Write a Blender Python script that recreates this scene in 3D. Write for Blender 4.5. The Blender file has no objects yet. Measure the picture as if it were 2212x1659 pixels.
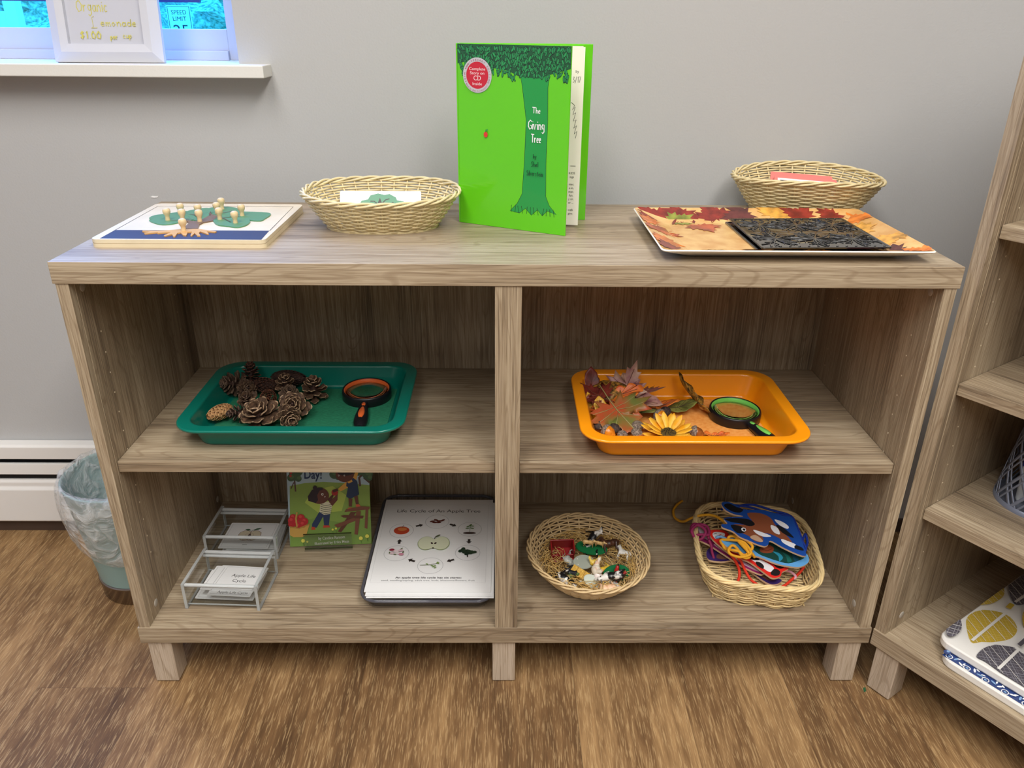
import bpy, math, random
from mathutils import Vector, Matrix, Euler
from mathutils.geometry import tessellate_polygon
PI = math.pi
sc = bpy.context.scene
COL = sc.collection
random.seed(7)

# ------------------------------------------------------------------ camera
FPX = 1699.59
CAMP = Vector((-0.00812, -0.99783, 1.02128))
RIGHT = Vector((0.99987, -0.00902, 0.00860)); FWD = Vector((0.01180, 0.90743, -0.42004))
RIGHT = (RIGHT - FWD.normalized() * RIGHT.dot(FWD.normalized())).normalized()
FWD.normalize(); UP = RIGHT.cross(FWD).normalized()
cam_data = bpy.data.cameras.new('camera'); cam = bpy.data.objects.new('camera', cam_data); COL.objects.link(cam)
cam_data.sensor_fit = 'HORIZONTAL'; cam_data.sensor_width = 36.0; cam_data.lens = 36.0 * FPX / 2212
cam_data.clip_start = 0.02; cam_data.clip_end = 200
R3 = Matrix((RIGHT, UP, -FWD)).transposed()
cam.matrix_world = Matrix.Translation(CAMP) @ R3.to_4x4()
sc.camera = cam

def ray(px, py):
    return FWD + RIGHT * ((px - 1106) / FPX) - UP * ((py - 829.5) / FPX)
def onp(px, py, P, N):
    """where the line of sight meets a real plane in the room"""
    d = ray(px, py); N = Vector(N); P = Vector(P)
    return CAMP + d * ((P - CAMP).dot(N) / d.dot(N))
def atz(px, py, z): return onp(px, py, (0, 0, z), (0, 0, 1))
def aty(px, py, y): return onp(px, py, (0, y, 0), (0, 1, 0))

# ------------------------------------------------------------------ world, lights, exposure
sc.view_settings.view_transform = 'Standard'; sc.view_settings.look = 'None'
sc.view_settings.exposure = 0.40; sc.view_settings.gamma = 1.0; sc.view_settings.use_curve_mapping = False
w = bpy.data.worlds.new('world'); sc.world = w; w.use_nodes = True
wn = w.node_tree.nodes; wn.clear()
bg = wn.new('ShaderNodeBackground'); bg.inputs[0].default_value = (0.42, 0.72, 1.0, 1); bg.inputs[1].default_value = 4.2
wo = wn.new('ShaderNodeOutputWorld'); w.node_tree.links.new(bg.outputs[0], wo.inputs[0])

def area(name, loc, sx, sy, power, color, rot=(0, 0, 0)):
    l = bpy.data.lights.new(name, 'AREA'); l.shape = 'RECTANGLE'; l.size = sx; l.size_y = sy
    l.energy = power; l.color = color
    o = bpy.data.objects.new(name, l); COL.objects.link(o); o.location = loc; o.rotation_euler = rot
    return o
# ceiling panels of the room (2.6 m up), an added frontal fill farthest back, and the daylight coming in through the window
WARM = (1.0, 0.975, 0.935)
for (x, y, p) in ((-0.65, -1.05, 21), (0.70, -1.05, 25), (-0.65, -2.15, 21), (0.70, -2.15, 24), (-0.1, -3.9, 15)):
    area('ceiling_or_fill_light', (x, y, 2.585), 0.6, 1.2, p, WARM)
area('window_daylight', (-1.05, 0.68, 1.52), 1.15, 0.85, 27, (0.40, 0.40, 1.0), (math.radians(-62), 0, 0))

# ------------------------------------------------------------------ materials
def lin(c):
    return tuple(((x / 255.0) / 12.92 if x <= 10.3 else ((x / 255.0 + 0.055) / 1.055) ** 2.4) for x in c) + (1,)
_m = {}
def mat(rgb, rough=0.5, metal=0.0, name=None, trans=0.0, ior=1.45, coat=0.0, spec=0.5, bump=0.0, bscale=300, var=0.0, vscale=20, subs=0.0, alpha=1.0):
    key = (tuple(rgb), rough, metal, trans, coat, spec, bump, bscale, var, vscale, alpha, subs)
    if key in _m: return _m[key]
    m = bpy.data.materials.new(name or 'surface'); m.use_nodes = True
    nt = m.node_tree; b = nt.nodes['Principled BSDF']
    b.inputs['Base Color'].default_value = lin(rgb); b.inputs['Roughness'].default_value = rough
    b.inputs['Metallic'].default_value = metal; b.inputs['Transmission Weight'].default_value = trans
    b.inputs['IOR'].default_value = ior; b.inputs['Coat Weight'].default_value = coat
    b.inputs['Specular IOR Level'].default_value = spec; b.inputs['Alpha'].default_value = alpha
    b.inputs['Subsurface Weight'].default_value = subs
    if bump or var:
        tc = nt.nodes.new('ShaderNodeTexCoord')
        if bump:
            n = nt.nodes.new('ShaderNodeTexNoise'); n.inputs['Scale'].default_value = bscale; n.inputs['Detail'].default_value = 3
            nt.links.new(tc.outputs['Object'], n.inputs['Vector'])
            bp = nt.nodes.new('ShaderNodeBump'); bp.inputs['Strength'].default_value = bump; bp.inputs['Distance'].default_value = 0.002
            nt.links.new(n.outputs[0], bp.inputs['Height']); nt.links.new(bp.outputs[0], b.inputs['Normal'])
        if var:
            n = nt.nodes.new('ShaderNodeTexNoise'); n.inputs['Scale'].default_value = vscale; n.inputs['Detail'].default_value = 4
            nt.links.new(tc.outputs['Object'], n.inputs['Vector'])
            mr = nt.nodes.new('ShaderNodeMapRange'); mr.inputs[1].default_value = 0.3; mr.inputs[2].default_value = 0.7
            mr.inputs[3].default_value = 1 - var; mr.inputs[4].default_value = 1 + var
            nt.links.new(n.outputs[0], mr.inputs[0])
            mx = nt.nodes.new('ShaderNodeVectorMath'); mx.operation = 'SCALE'; mx.inputs[0].default_value = lin(rgb)[:3]
            nt.links.new(mr.outputs[0], mx.inputs['Scale']); nt.links.new(mx.outputs[0], b.inputs['Base Color'])
    _m[key] = m
    return m

def two_tone(name, c1, c2, scale, rough=0.5, lo=0.45, hi=0.55, c3=None, detail=3, bump=0.0, stretch=(1, 1, 1), seed=0.0):
    """noise mix of two or three colours in the object's own space"""
    m = bpy.data.materials.new(name); m.use_nodes = True; nt = m.node_tree; b = nt.nodes['Principled BSDF']
    tc = nt.nodes.new('ShaderNodeTexCoord'); mp = nt.nodes.new('ShaderNodeMapping'); mp.inputs['Scale'].default_value = stretch
    mp.inputs['Location'].default_value = (seed, seed * 0.7, 0)
    n = nt.nodes.new('ShaderNodeTexNoise'); n.inputs['Scale'].default_value = scale; n.inputs['Detail'].default_value = detail
    cr = nt.nodes.new('ShaderNodeValToRGB'); e = cr.color_ramp.elements
    e[0].position = lo; e[0].color = lin(c1); e[1].position = hi; e[1].color = lin(c2)
    if c3: x = e.new(min(0.98, hi + (hi - lo))); x.color = lin(c3)
    nt.links.new(tc.outputs['Object'], mp.inputs[0]); nt.links.new(mp.outputs[0], n.inputs['Vector'])
    nt.links.new(n.outputs[0], cr.inputs[0]); nt.links.new(cr.outputs[0], b.inputs['Base Color']); b.inputs['Roughness'].default_value = rough
    if bump:
        bp = nt.nodes.new('ShaderNodeBump'); bp.inputs['Strength'].default_value = bump; bp.inputs['Distance'].default_value = 0.001
        nt.links.new(n.outputs[0], bp.inputs['Height']); nt.links.new(bp.outputs[0], b.inputs['Normal'])
    return m

def wood(axis, cols=((108, 93, 76), (161, 143, 118), (190, 174, 148)), name='greige_oak_laminate', rough=0.42):
    """printed oak laminate, the grain running along the given axis"""
    m = bpy.data.materials.new(name + '_' + 'xyz'[axis]); m.use_nodes = True; nt = m.node_tree; L = nt.links; N = nt.nodes.new
    b = nt.nodes['Principled BSDF']; b.inputs['Roughness'].default_value = rough; b.inputs['Specular IOR Level'].default_value = 0.4
    tc = N('ShaderNodeTexCoord'); oi = N('ShaderNodeObjectInfo')
    ad = N('ShaderNodeVectorMath'); ad.operation = 'ADD'
    sr = N('ShaderNodeVectorMath'); sr.operation = 'SCALE'; sr.inputs[0].default_value = (3.1, 5.3, 7.7)
    L.new(oi.outputs['Random'], sr.inputs['Scale']); L.new(tc.outputs['Object'], ad.inputs[0]); L.new(sr.outputs[0], ad.inputs[1])
    def layer(cross, along, detail, dist=0.0):
        s = [cross] * 3; s[axis] = along
        mp = N('ShaderNodeMapping'); mp.inputs['Scale'].default_value = s; L.new(ad.outputs[0], mp.inputs[0])
        n = N('ShaderNodeTexNoise'); n.inputs['Scale'].default_value = 1.0; n.inputs['Detail'].default_value = detail
        n.inputs['Distortion'].default_value = dist; L.new(mp.outputs[0], n.inputs['Vector']); return n
    broad = layer(20, 0.9, 2, 0.5); fine = layer(420, 7, 4, 0.6); pores = layer(800, 22, 2)
    # cathedral rings: sine of a slowly warped field
    warp = layer(13, 1.6, 2, 0.3)
    k = N('ShaderNodeMath'); k.operation = 'MULTIPLY'; k.inputs[1].default_value = 150; L.new(warp.outputs[0], k.inputs[0])
    sn = N('ShaderNodeMath'); sn.operation = 'SINE'; L.new(k.outputs[0], sn.inputs[0])
    pw = N('ShaderNodeMapRange'); pw.inputs[1].default_value = 0.72; pw.inputs[2].default_value = 1.0; L.new(sn.outputs[0], pw.inputs[0])
    cr = N('ShaderNodeValToRGB'); e = cr.color_ramp.elements
    e[0].position = 0.33; e[0].color = lin(cols[0]); e[1].position = 0.64; e[1].color = lin(cols[2])
    x = e.new(0.48); x.color = lin(cols[1])
    m1 = N('ShaderNodeMix'); m1.data_type = 'FLOAT'; m1.inputs[0].default_value = 0.58
    L.new(broad.outputs[0], m1.inputs[2]); L.new(fine.outputs[0], m1.inputs[3]); L.new(m1.outputs[0], cr.inputs[0])
    dk = N('ShaderNodeMix'); dk.data_type = 'RGBA'; dk.blend_type = 'MULTIPLY'; L.new(cr.outputs[0], dk.inputs[6])
    dk.inputs[7].default_value = (0.55, 0.48, 0.42, 1)
    fm = N('ShaderNodeMath'); fm.operation = 'MULTIPLY'; fm.inputs[1].default_value = 0.42
    fm2 = N('ShaderNodeMath'); fm2.operation = 'MULTIPLY'; L.new(pw.outputs[0], fm2.inputs[0]); L.new(fine.outputs[0], fm2.inputs[1])
    L.new(fm2.outputs[0], fm.inputs[0]); fm.inputs[1].default_value = 0.75
    L.new(fm.outputs[0], dk.inputs[0])
    d2 = N('ShaderNodeMix'); d2.data_type = 'RGBA'; d2.blend_type = 'MULTIPLY'; d2.inputs[7].default_value = (0.72, 0.68, 0.62, 1)
    pr = N('ShaderNodeMapRange'); pr.inputs[1].default_value = 0.52; pr.inputs[2].default_value = 0.7; L.new(pores.outputs[0], pr.inputs[0])
    L.new(pr.outputs[0], d2.inputs[0]); L.new(dk.outputs[2], d2.inputs[6]); L.new(d2.outputs[2], b.inputs['Base Color'])
    bp = N('ShaderNodeBump'); bp.inputs['Strength'].default_value = 0.12; bp.inputs['Distance'].default_value = 0.0006
    L.new(fine.outputs[0], bp.inputs['Height']); L.new(bp.outputs[0], b.inputs['Normal'])
    return m
WX, WY, WZ = wood(0), wood(1), wood(2)
LEGM = wood(2, ((168, 152, 132), (188, 171, 150), (200, 184, 164)), 'pale_leg_veneer', 0.5)

def floor_mat():
    m = bpy.data.materials.new('brown_vinyl_planks'); m.use_nodes = True; nt = m.node_tree; L = nt.links; N = nt.nodes.new
    b = nt.nodes['Principled BSDF']; tc = N('ShaderNodeTexCoord')
    sx = N('ShaderNodeSeparateXYZ'); L.new(tc.outputs['Object'], sx.inputs[0])
    def ma(op, a, bb=None):
        n = N('ShaderNodeMath'); n.operation = op
        for i, v in enumerate((a, bb)):
            if v is None: continue
            if isinstance(v, (int, float)): n.inputs[i].default_value = v
            else: L.new(v, n.inputs[i])
        return n.outputs[0]
    u = ma('DIVIDE', ma('ADD', sx.outputs[0], 0.065 + 1.8 * 3), 0.18); iu = ma('FLOOR', u); fu = ma('FRACT', u)
    wn_ = N('ShaderNodeTexWhiteNoise'); wn_.noise_dimensions = '1D'; L.new(iu, wn_.inputs['W'])
    v = ma('ADD', ma('DIVIDE', sx.outputs[1], 1.22), ma('MULTIPLY', wn_.outputs[0], 7.0)); iv = ma('FLOOR', v); fv = ma('FRACT', v)
    cb = N('ShaderNodeCombineXYZ'); L.new(iu, cb.inputs[0]); L.new(iv, cb.inputs[1])
    pid = N('ShaderNodeTexWhiteNoise'); pid.noise_dimensions = '3D'; L.new(cb.outputs[0], pid.inputs['Vector'])
    off = N('ShaderNodeVectorMath'); off.operation = 'SCALE'; off.inputs['Scale'].default_value = 9.0; L.new(pid.outputs[1], off.inputs[0])
    ad = N('ShaderNodeVectorMath'); ad.operation = 'ADD'; L.new(tc.outputs['Object'], ad.inputs[0]); L.new(off.outputs[0], ad.inputs[1])
    def layer(cross, along, det, dist=0):
        mp = N('ShaderNodeMapping'); mp.inputs['Scale'].default_value = (cross, along, cross); L.new(ad.outputs[0], mp.inputs[0])
        n = N('ShaderNodeTexNoise'); n.inputs['Scale'].default_value = 1; n.inputs['Detail'].default_value = det; n.inputs['Distortion'].default_value = dist
        L.new(mp.outputs[0], n.inputs['Vector']); return n.outputs[0]
    broad = layer(9, 2.2, 3, 0.8); fine = layer(520, 34, 4, 0.6); mid = layer(80, 8, 4, 0.8)
    val = ma('ADD', ma('ADD', ma('MULTIPLY', broad, 0.50), ma('MULTIPLY', mid, 0.36)), ma('ADD', ma('MULTIPLY', pid.outputs[0], 0.16), ma('MULTIPLY', fine, 0.18)))
    cr = N('ShaderNodeValToRGB'); e = cr.color_ramp.elements
    e[0].position = 0.36; e[0].color = lin((70, 49, 31)); e[1].position = 0.72; e[1].color = lin((168, 133, 90))
    x = e.new(0.55); x.color = lin((118, 88, 57)); L.new(val, cr.inputs[0])
    # light ticks of the open grain
    tk = N('ShaderNodeMapRange'); tk.inputs[1].default_value = 0.54; tk.inputs[2].default_value = 0.62; tk.inputs[4].default_value = 0.40; L.new(fine, tk.inputs[0])
    mx = N('ShaderNodeMix'); mx.data_type = 'RGBA'; L.new(tk.outputs[0], mx.inputs[0]); L.new(cr.outputs[0], mx.inputs[6]); mx.inputs[7].default_value = lin((198, 168, 122))
    seam = ma('MAXIMUM', ma('MAXIMUM', ma('LESS_THAN', fu, 0.006), ma('GREATER_THAN', fu, 0.996)), ma('LESS_THAN', fv, 0.0012))
    mx2 = N('ShaderNodeMix'); mx2.data_type = 'RGBA'; L.new(ma('MULTIPLY', seam, 0.28), mx2.inputs[0]); L.new(mx.outputs[2], mx2.inputs[6]); mx2.inputs[7].default_value = lin((52, 36, 24))
    L.new(mx2.outputs[2], b.inputs['Base Color']); b.inputs['Roughness'].default_value = 0.55; b.inputs['Specular IOR Level'].default_value = 0.3
    bp = N('ShaderNodeBump'); bp.inputs['Strength'].default_value = 0.25; bp.inputs['Distance'].default_value = 0.0008; L.new(fine, bp.inputs['Height']); L.new(bp.outputs[0], b.inputs['Normal'])
    return m

WALL = mat((184, 184, 183), 0.6, bump=0.16, bscale=260, name='wall_paint')
WHITE = mat((236, 235, 230), 0.35, name='white_paint')
CLEAR = mat((250, 252, 252), 0.02, trans=1.0, ior=1.3, name='clear_acrylic')
WICK = mat((226, 208, 160), 0.42, var=0.10, vscale=60, name='pale_wicker')
PAPER = mat((238, 238, 236), 0.5, name='paper')

# ------------------------------------------------------------------ mesh building
class MB:
    def __init__(s): s.v = []; s.f = []; s.mi = []; s.ms = []; s.sm = []
    def mid(s, m):
        if m not in s.ms: s.ms.append(m)
        return s.ms.index(m)
    def add(s, vs, fs, m, smooth=False, M=None):
        o = len(s.v); k = s.mid(m)
        if M is not None: vs = [M @ Vector(v) for v in vs]
        s.v += [tuple(v) for v in vs]
        for f in fs: s.f.append([i + o for i in f]); s.mi.append(k); s.sm.append(smooth)
        return s
    def box(s, x0, x1, y0, y1, z0, z1, m, M=None):
        v = [(x, y, z) for z in (z0, z1) for y in (y0, y1) for x in (x0, x1)]
        return s.add(v, [(0, 2, 3, 1), (4, 5, 7, 6), (0, 1, 5, 4), (2, 6, 7, 3), (0, 4, 6, 2), (1, 3, 7, 5)], m, False, M)
    def prism(s, pts, z0, z1, m, mtop=None, M=None):
        n = len(pts); A = sum(pts[i][0] * pts[(i + 1) % n][1] - pts[(i + 1) % n][0] * pts[i][1] for i in range(n))
        if A < 0: pts = pts[::-1]
        v = [(p[0], p[1], z0) for p in pts] + [(p[0], p[1], z1) for p in pts]
        s.add(v, [(i, (i + 1) % n, n + (i + 1) % n, n + i) for i in range(n)], m, False, M)
        t = tessellate_polygon([[Vector((p[0], p[1], 0)) for p in pts]])
        t2 = []
        for a, b, c in t:
            P, Q, R = pts[a], pts[b], pts[c]
            if (Q[0] - P[0]) * (R[1] - P[1]) - (R[0] - P[0]) * (Q[1] - P[1]) < 0: a, b, c = a, c, b
            t2.append((a, b, c))
        s.add([(p[0], p[1], z0) for p in pts], [(a, c, b) for a, b, c in t2], m, False, M)
        s.add([(p[0], p[1], z1) for p in pts], t2, mtop or m, False, M)
        return s
    def flat(s, pts, z, m, M=None):
        t = tessellate_polygon([[Vector((p[0], p[1], 0)) for p in pts]]); t2 = []
        for a, b, c in t:
            P, Q, R = pts[a], pts[b], pts[c]
            if (Q[0] - P[0]) * (R[1] - P[1]) - (R[0] - P[0]) * (Q[1] - P[1]) < 0: a, b, c = a, c, b
            t2.append((a, b, c))
        return s.add([(p[0], p[1], z) for p in pts], t2, m, False, M)
    def loft(s, loops, m, cap0=True, cap1=True, smooth=True, closed=False, M=None):
        n = len(loops[0]); v = [p for l in loops for p in l]; f = []
        K = len(loops)
        for k in range(K if closed else K - 1):
            a = k * n; b = ((k + 1) % K) * n
            for i in range(n): j = (i + 1) % n; f.append((a + i, a + j, b + j, b + i))
        s.add(v, f, m, smooth, M)
        if not closed:
            if cap0: s.add(loops[0], [tuple(range(n))[::-1]], m, False, M)
            if cap1: s.add(loops[-1], [tuple(range(n))], m, False, M)
        return s
    def tube(s, pts, r, m, n=6, closed=False, M=None):
        pts = [Vector(p) for p in pts]; K = len(pts); rr = r if isinstance(r, (list, tuple)) else [r] * K
        tg = []
        for i in range(K):
            a = pts[(i - 1) % K] if (closed or i > 0) else pts[i]; b = pts[(i + 1) % K] if (closed or i < K - 1) else pts[i]
            t = (b - a); tg.append(t.normalized() if t.length > 1e-9 else Vector((0, 0, 1)))
        u = tg[0].orthogonal().normalized(); loops = []
        for i in range(K):
            u = (u - tg[i] * u.dot(tg[i])); u = u.normalized() if u.length > 1e-6 else tg[i].orthogonal().normalized()
            w_ = tg[i].cross(u)
            loops.append([pts[i] + (u * math.cos(2 * PI * j / n) + w_ * math.sin(2 * PI * j / n)) * rr[i] for j in range(n)])
        return s.loft(loops, m, closed=closed, M=M)
    def lathe(s, prof, m, n=32, c=(0, 0, 0), M=None, cap=True, sx=1, sy=1):
        loops = [[(c[0] + r * math.cos(2 * PI * j / n) * sx, c[1] + r * math.sin(2 * PI * j / n) * sy, c[2] + z) for j in range(n)] for r, z in prof]
        return s.loft(loops, m, cap, cap, M=M)
    def ell(s, c, r, m, n=12, k=8, M=None, rot=None):
        if isinstance(r, (int, float)): r = (r, r, r)
        R = Euler(rot).to_matrix() if rot else Matrix.Identity(3); C = Vector(c); loops = []
        for i in range(1, k):
            t = PI * i / k
            loops.append([C + R @ Vector((r[0] * math.sin(t) * math.cos(2 * PI * j / n), r[1] * math.sin(t) * math.sin(2 * PI * j / n), -r[2] * math.cos(t))) for j in range(n)])
        a = C + R @ Vector((0, 0, -r[2])); b = C + R @ Vector((0, 0, r[2]))
        s.loft(loops, m, False, False, M=M)
        s.add([a] + loops[0], [(0, (i + 1) % n + 1, i + 1) for i in range(n)], m, True, M)
        s.add([b] + loops[-1], [(0, i + 1, (i + 1) % n + 1) for i in range(n)], m, True, M)
        return s
    def build(s, name, parent=None, bevel=0.0, loc=None, rot=None):
        me = bpy.data.meshes.new(name); me.from_pydata(s.v, [], s.f)
        for m in s.ms: me.materials.append(m)
        me.polygons.foreach_set('material_index', s.mi); me.polygons.foreach_set('use_smooth', s.sm); me.update()
        o = bpy.data.objects.new(name, me); COL.objects.link(o)
        if parent is not None: o.parent = parent
        if loc is not None: o.location = loc
        if rot is not None: o.rotation_euler = rot
        if bevel:
            md = o.modifiers.new('bevel', 'BEVEL'); md.width = bevel; md.segments = 2; md.limit_method = 'ANGLE'
        return o

def tag(o, label=None, cat=None, group=None, kind=None):
    if label: o['label'] = label
    if cat: o['category'] = cat
    if group: o['group'] = group
    if kind: o['kind'] = kind
    return o
def thing(name, label, cat, loc=(0, 0, 0), rot=(0, 0, 0), group=None):
    o = bpy.data.objects.new(name, None); COL.objects.link(o); o.empty_display_size = 0.02
    o.location = loc; o.rotation_euler = rot if hasattr(rot, '__len__') else (0, 0, rot)
    return tag(o, label, cat, group)
def struct(o, label): return tag(o, label, None, None, 'structure')
def copy_tree(o, parent=None):
    c = o.copy(); COL.objects.link(c); c.parent = parent
    for ch in list(o.children): copy_tree(ch, c)
    return c
def rrect(wd, dp, r, z, n=6, cx=0, cy=0):
    p = []
    for (sx, sy, a0) in ((1, 1, 0), (-1, 1, 90), (-1, -1, 180), (1, -1, 270)):
        for i in range(n + 1):
            a = math.radians(a0 + 90 * i / n); p.append((cx + sx * (wd / 2 - r) + r * math.cos(a), cy + sy * (dp / 2 - r) + r * math.sin(a), z))
    return p

_tx = {}
def text2d(body, size=1.0, shear=0.0, bold=0.0):
    key = (body, shear, bold)
    if key not in _tx:
        cu = bpy.data.curves.new('t', 'FONT'); cu.body = body; cu.size = 1.0; cu.shear = shear; cu.offset = bold
        cu.resolution_u = 3; cu.align_x = 'LEFT'
        ob = bpy.data.objects.new('t', cu); me = bpy.data.meshes.new_from_object(ob)
        vs = [(v.co.x, v.co.y) for v in me.vertices]; fs = [tuple(p.vertices) for p in me.polygons]
        bpy.data.objects.remove(ob); bpy.data.curves.remove(cu); bpy.data.meshes.remove(me)
        _tx[key] = (vs, fs)
    return _tx[key]

GL = {  # single-stroke hand lettering on a 0..1 box, baseline 0
 'T': [[(0, 1), (.8, .97)], [(.4, 1), (.38, 0)]], 'h': [[(.05, 1), (.08, 0)], [(.08, .35), (.3, .55), (.45, .4), (.48, 0)]],
 'e': [[(.05, .3), (.42, .34), (.36, .55), (.15, .55), (.04, .3), (.14, .04), (.42, .08)]],
 'G': [[(.65, .85), (.4, 1), (.1, .75), (.05, .35), (.3, 0), (.62, .12), (.62, .42), (.4, .42)]], 'i': [[(.1, .6), (.12, 0)], [(.1, .8), (.12, .86)]],
 'v': [[(0, .6), (.2, 0), (.42, .6)]], 'n': [[(.05, .6), (.07, 0)], [(.07, .4), (.28, .6), (.42, .45), (.44, 0)]],
 'g': [[(.42, .55), (.15, .6), (.04, .35), (.2, .1), (.42, .2), (.44, .6), (.42, -.2), (.2, -.38), (.04, -.25)]],
 'r': [[(.05, .6), (.08, 0)], [(.08, .38), (.25, .58), (.38, .52)]], 'b': [[(.05, 1), (.07, 0)], [(.07, .45), (.32, .55), (.42, .25), (.25, 0), (.07, .1)]],
 'y': [[(.02, .6), (.2, .1)], [(.42, .6), (.2, .1), (.05, -.35)]], 'S': [[(.5, .88), (.3, 1), (.08, .8), (.25, .55), (.48, .3), (.3, 0), (.03, .12)]],
 'l': [[(.08, 1), (.1, 0)]], 's': [[(.35, .52), (.15, .58), (.08, .42), (.34, .2), (.2, 0), (.03, .06)]], 't': [[(.18, .9), (.2, .05), (.34, 0)], [(.02, .6), (.36, .62)]],
 'O': [[(.4, 1), (.1, .8), (.03, .4), (.25, 0), (.6, .1), (.72, .6), (.4, 1)]], 'a': [[(.4, .5), (.15, .56), (.04, .25), (.2, 0), (.38, .15), (.42, .56), (.46, 0)]],
 'c': [[(.4, .5), (.18, .58), (.05, .28), (.2, 0), (.42, .08)]], 'L': [[(.35, 1), (.15, .9), (.2, .1), (.0, .0), (.55, .02)]],
 'm': [[(.03, .56), (.05, 0)], [(.05, .4), (.2, .56), (.3, 0)], [(.3, .4), (.45, .56), (.55, 0)]], 'o': [[(.22, .56), (.05, .3), (.2, 0), (.42, .25), (.22, .56)]],
 'd': [[(.4, .5), (.15, .55), (.04, .25), (.2, 0), (.4, .15), (.48, 1), (.46, 0)]], '$': [[(.48, .8), (.28, .92), (.08, .74), (.45, .3), (.28, .08), (.03, .18)], [(.28, 1.05), (.24, -.1)]],
 '1': [[(.1, .8), (.22, 1), (.2, 0)]], '.': [[(.1, 0), (.14, .04)]], '0': [[(.25, 1), (.05, .6), (.1, .1), (.35, 0), (.48, .5), (.25, 1)]],
 'p': [[(.05, .56), (.04, -.4)], [(.05, .4), (.3, .56), (.4, .3), (.2, .02), (.05, .12)]], 'u': [[(.04, .56), (.08, .1), (.28, 0), (.4, .2), (.42, .56), (.46, 0)]],
 '/': [[(0, -.1), (.4, 1)]], '3': [[(.05, .9), (.35, .95), (.2, .55), (.42, .3), (.2, 0), (.02, .1)]], '7': [[(.02, .95), (.45, 1), (.15, 0)]]}
GW = {'T': .85, 'G': .75, 'O': .85, 'm': .68, 'i': .28, 'l': .25, '.': .25, ' ': .45, '1': .4, 'S': .62, 'L': .65}

class Pic:
    """flat printed artwork: stacked shapes on one sheet, u to the right, v up"""
    def __init__(s, eps=0.00004, rough=0.45, coat=0.0): s.mb = MB(); s.e = eps; s.k = 0; s.r = rough; s.coat = coat; s.M = None
    def _m(s, c): return c if not isinstance(c, tuple) else mat(c, s.r, coat=s.coat, name='print')
    def z(s): s.k += 1; return s.k * s.e
    def poly(s, pts, c): s.mb.flat(pts, s.z(), s._m(c)); return s
    def rect(s, x0, y0, x1, y1, c): return s.poly([(x0, y0), (x1, y0), (x1, y1), (x0, y1)], c)
    def circle(s, x, y, rx, c, ry=None, n=28, rot=0):
        ry = rx if ry is None else ry; ca, sa = math.cos(rot), math.sin(rot)
        return s.poly([(x + rx * math.cos(2 * PI * i / n) * ca - ry * math.sin(2 * PI * i / n) * sa, y + rx * math.cos(2 * PI * i / n) * sa + ry * math.sin(2 * PI * i / n) * ca) for i in range(n)], c)
    def line(s, pts, w_, c, closed=False):
        K = len(pts); L_ = []; R_ = []
        for i in range(K):
            a = pts[(i - 1) % K] if (closed or i) else pts[i]; b = pts[(i + 1) % K] if (closed or i < K - 1) else pts[i]
            dx, dy = b[0] - a[0], b[1] - a[1]; d = math.hypot(dx, dy) or 1; nx, ny = -dy / d * w_ / 2, dx / d * w_ / 2
            L_.append((pts[i][0] + nx, pts[i][1] + ny)); R_.append((pts[i][0] - nx, pts[i][1] - ny))
        z = s.z(); v = [(p[0], p[1], z) for p in L_ + R_]
        f = [(i, K + i, K + (i + 1) % K, (i + 1) % K) for i in range(K if closed else K - 1)]
        s.mb.add(v, f, s._m(c)); return s
    def ring(s, x, y, r, w_, c, ry=None, n=32):
        ry = r if ry is None else ry
        return s.line([(x + r * math.cos(2 * PI * i / n), y + ry * math.sin(2 * PI * i / n)) for i in range(n)], w_, c, True)
    def text(s, body, cx, y, h, c, width=None, shear=0.0, bold=0.0, rot=0.0, at=None):
        vs, fs = text2d(body, 1.0, shear, bold)
        if not vs: return s
        x0 = min(v[0] for v in vs); x1 = max(v[0] for v in vs); k = h / 0.73; kx = (width / (x1 - x0)) if width else k
        z = s.z(); ca, sa = math.cos(rot), math.sin(rot)
        out = []
        for v in vs:
            a = (v[0] - (x0 + x1) / 2) * kx; b = v[1] * k
            out.append((cx + a * ca - b * sa, y + a * sa + b * ca, z))
        s.mb.add(out, fs, s._m(c)); return s
    def hand(s, body, cx, y, h, wd, c, width=None):
        tot = sum(GW.get(ch, .6) for ch in body); k = (width / tot) if width else h; x = cx - tot * k / 2
        for ch in body:
            for st in GL.get(ch, []): s.line([(x + p[0] * k, y + p[1] * h) for p in st], wd, c)
            x += GW.get(ch, .6) * k
        return s
    def arc(s, body, cx, cy, r, h, a0, a1, c, inside=False):
        n = len(body)
        for i, ch in enumerate(body):
            if ch == ' ': continue
            a = math.radians(a0 + (a1 - a0) * (i / max(1, n - 1)))
            s.text(ch, cx + r * math.cos(a), cy + r * math.sin(a), h, c, rot=a - PI / 2 if not inside else a + PI / 2)
        return s
    def build(s, name, parent, loc=(0, 0, 0), rot=(0, 0, 0)): return s.mb.build(name, parent, loc=loc, rot=rot)

def smooth_loop(pts, n=4, closed=True):
    K = len(pts); out = []
    for i in range(K if closed else K - 1):
        a, b_, c, d = (pts[(i - 1) % K], pts[i], pts[(i + 1) % K], pts[(i + 2) % K]) if closed else (pts[max(0, i - 1)], pts[i], pts[i + 1], pts[min(K - 1, i + 2)])
        for k in range(n):
            t = k / n; out.append(tuple(.5 * (2 * b_[j] + (c[j] - a[j]) * t + (2 * a[j] - 5 * b_[j] + 4 * c[j] - d[j]) * t * t + (3 * b_[j] - a[j] - 3 * c[j] + d[j]) * t ** 3) for j in (0, 1)))
    if not closed: out.append(tuple(pts[-1]))
    return out

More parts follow.
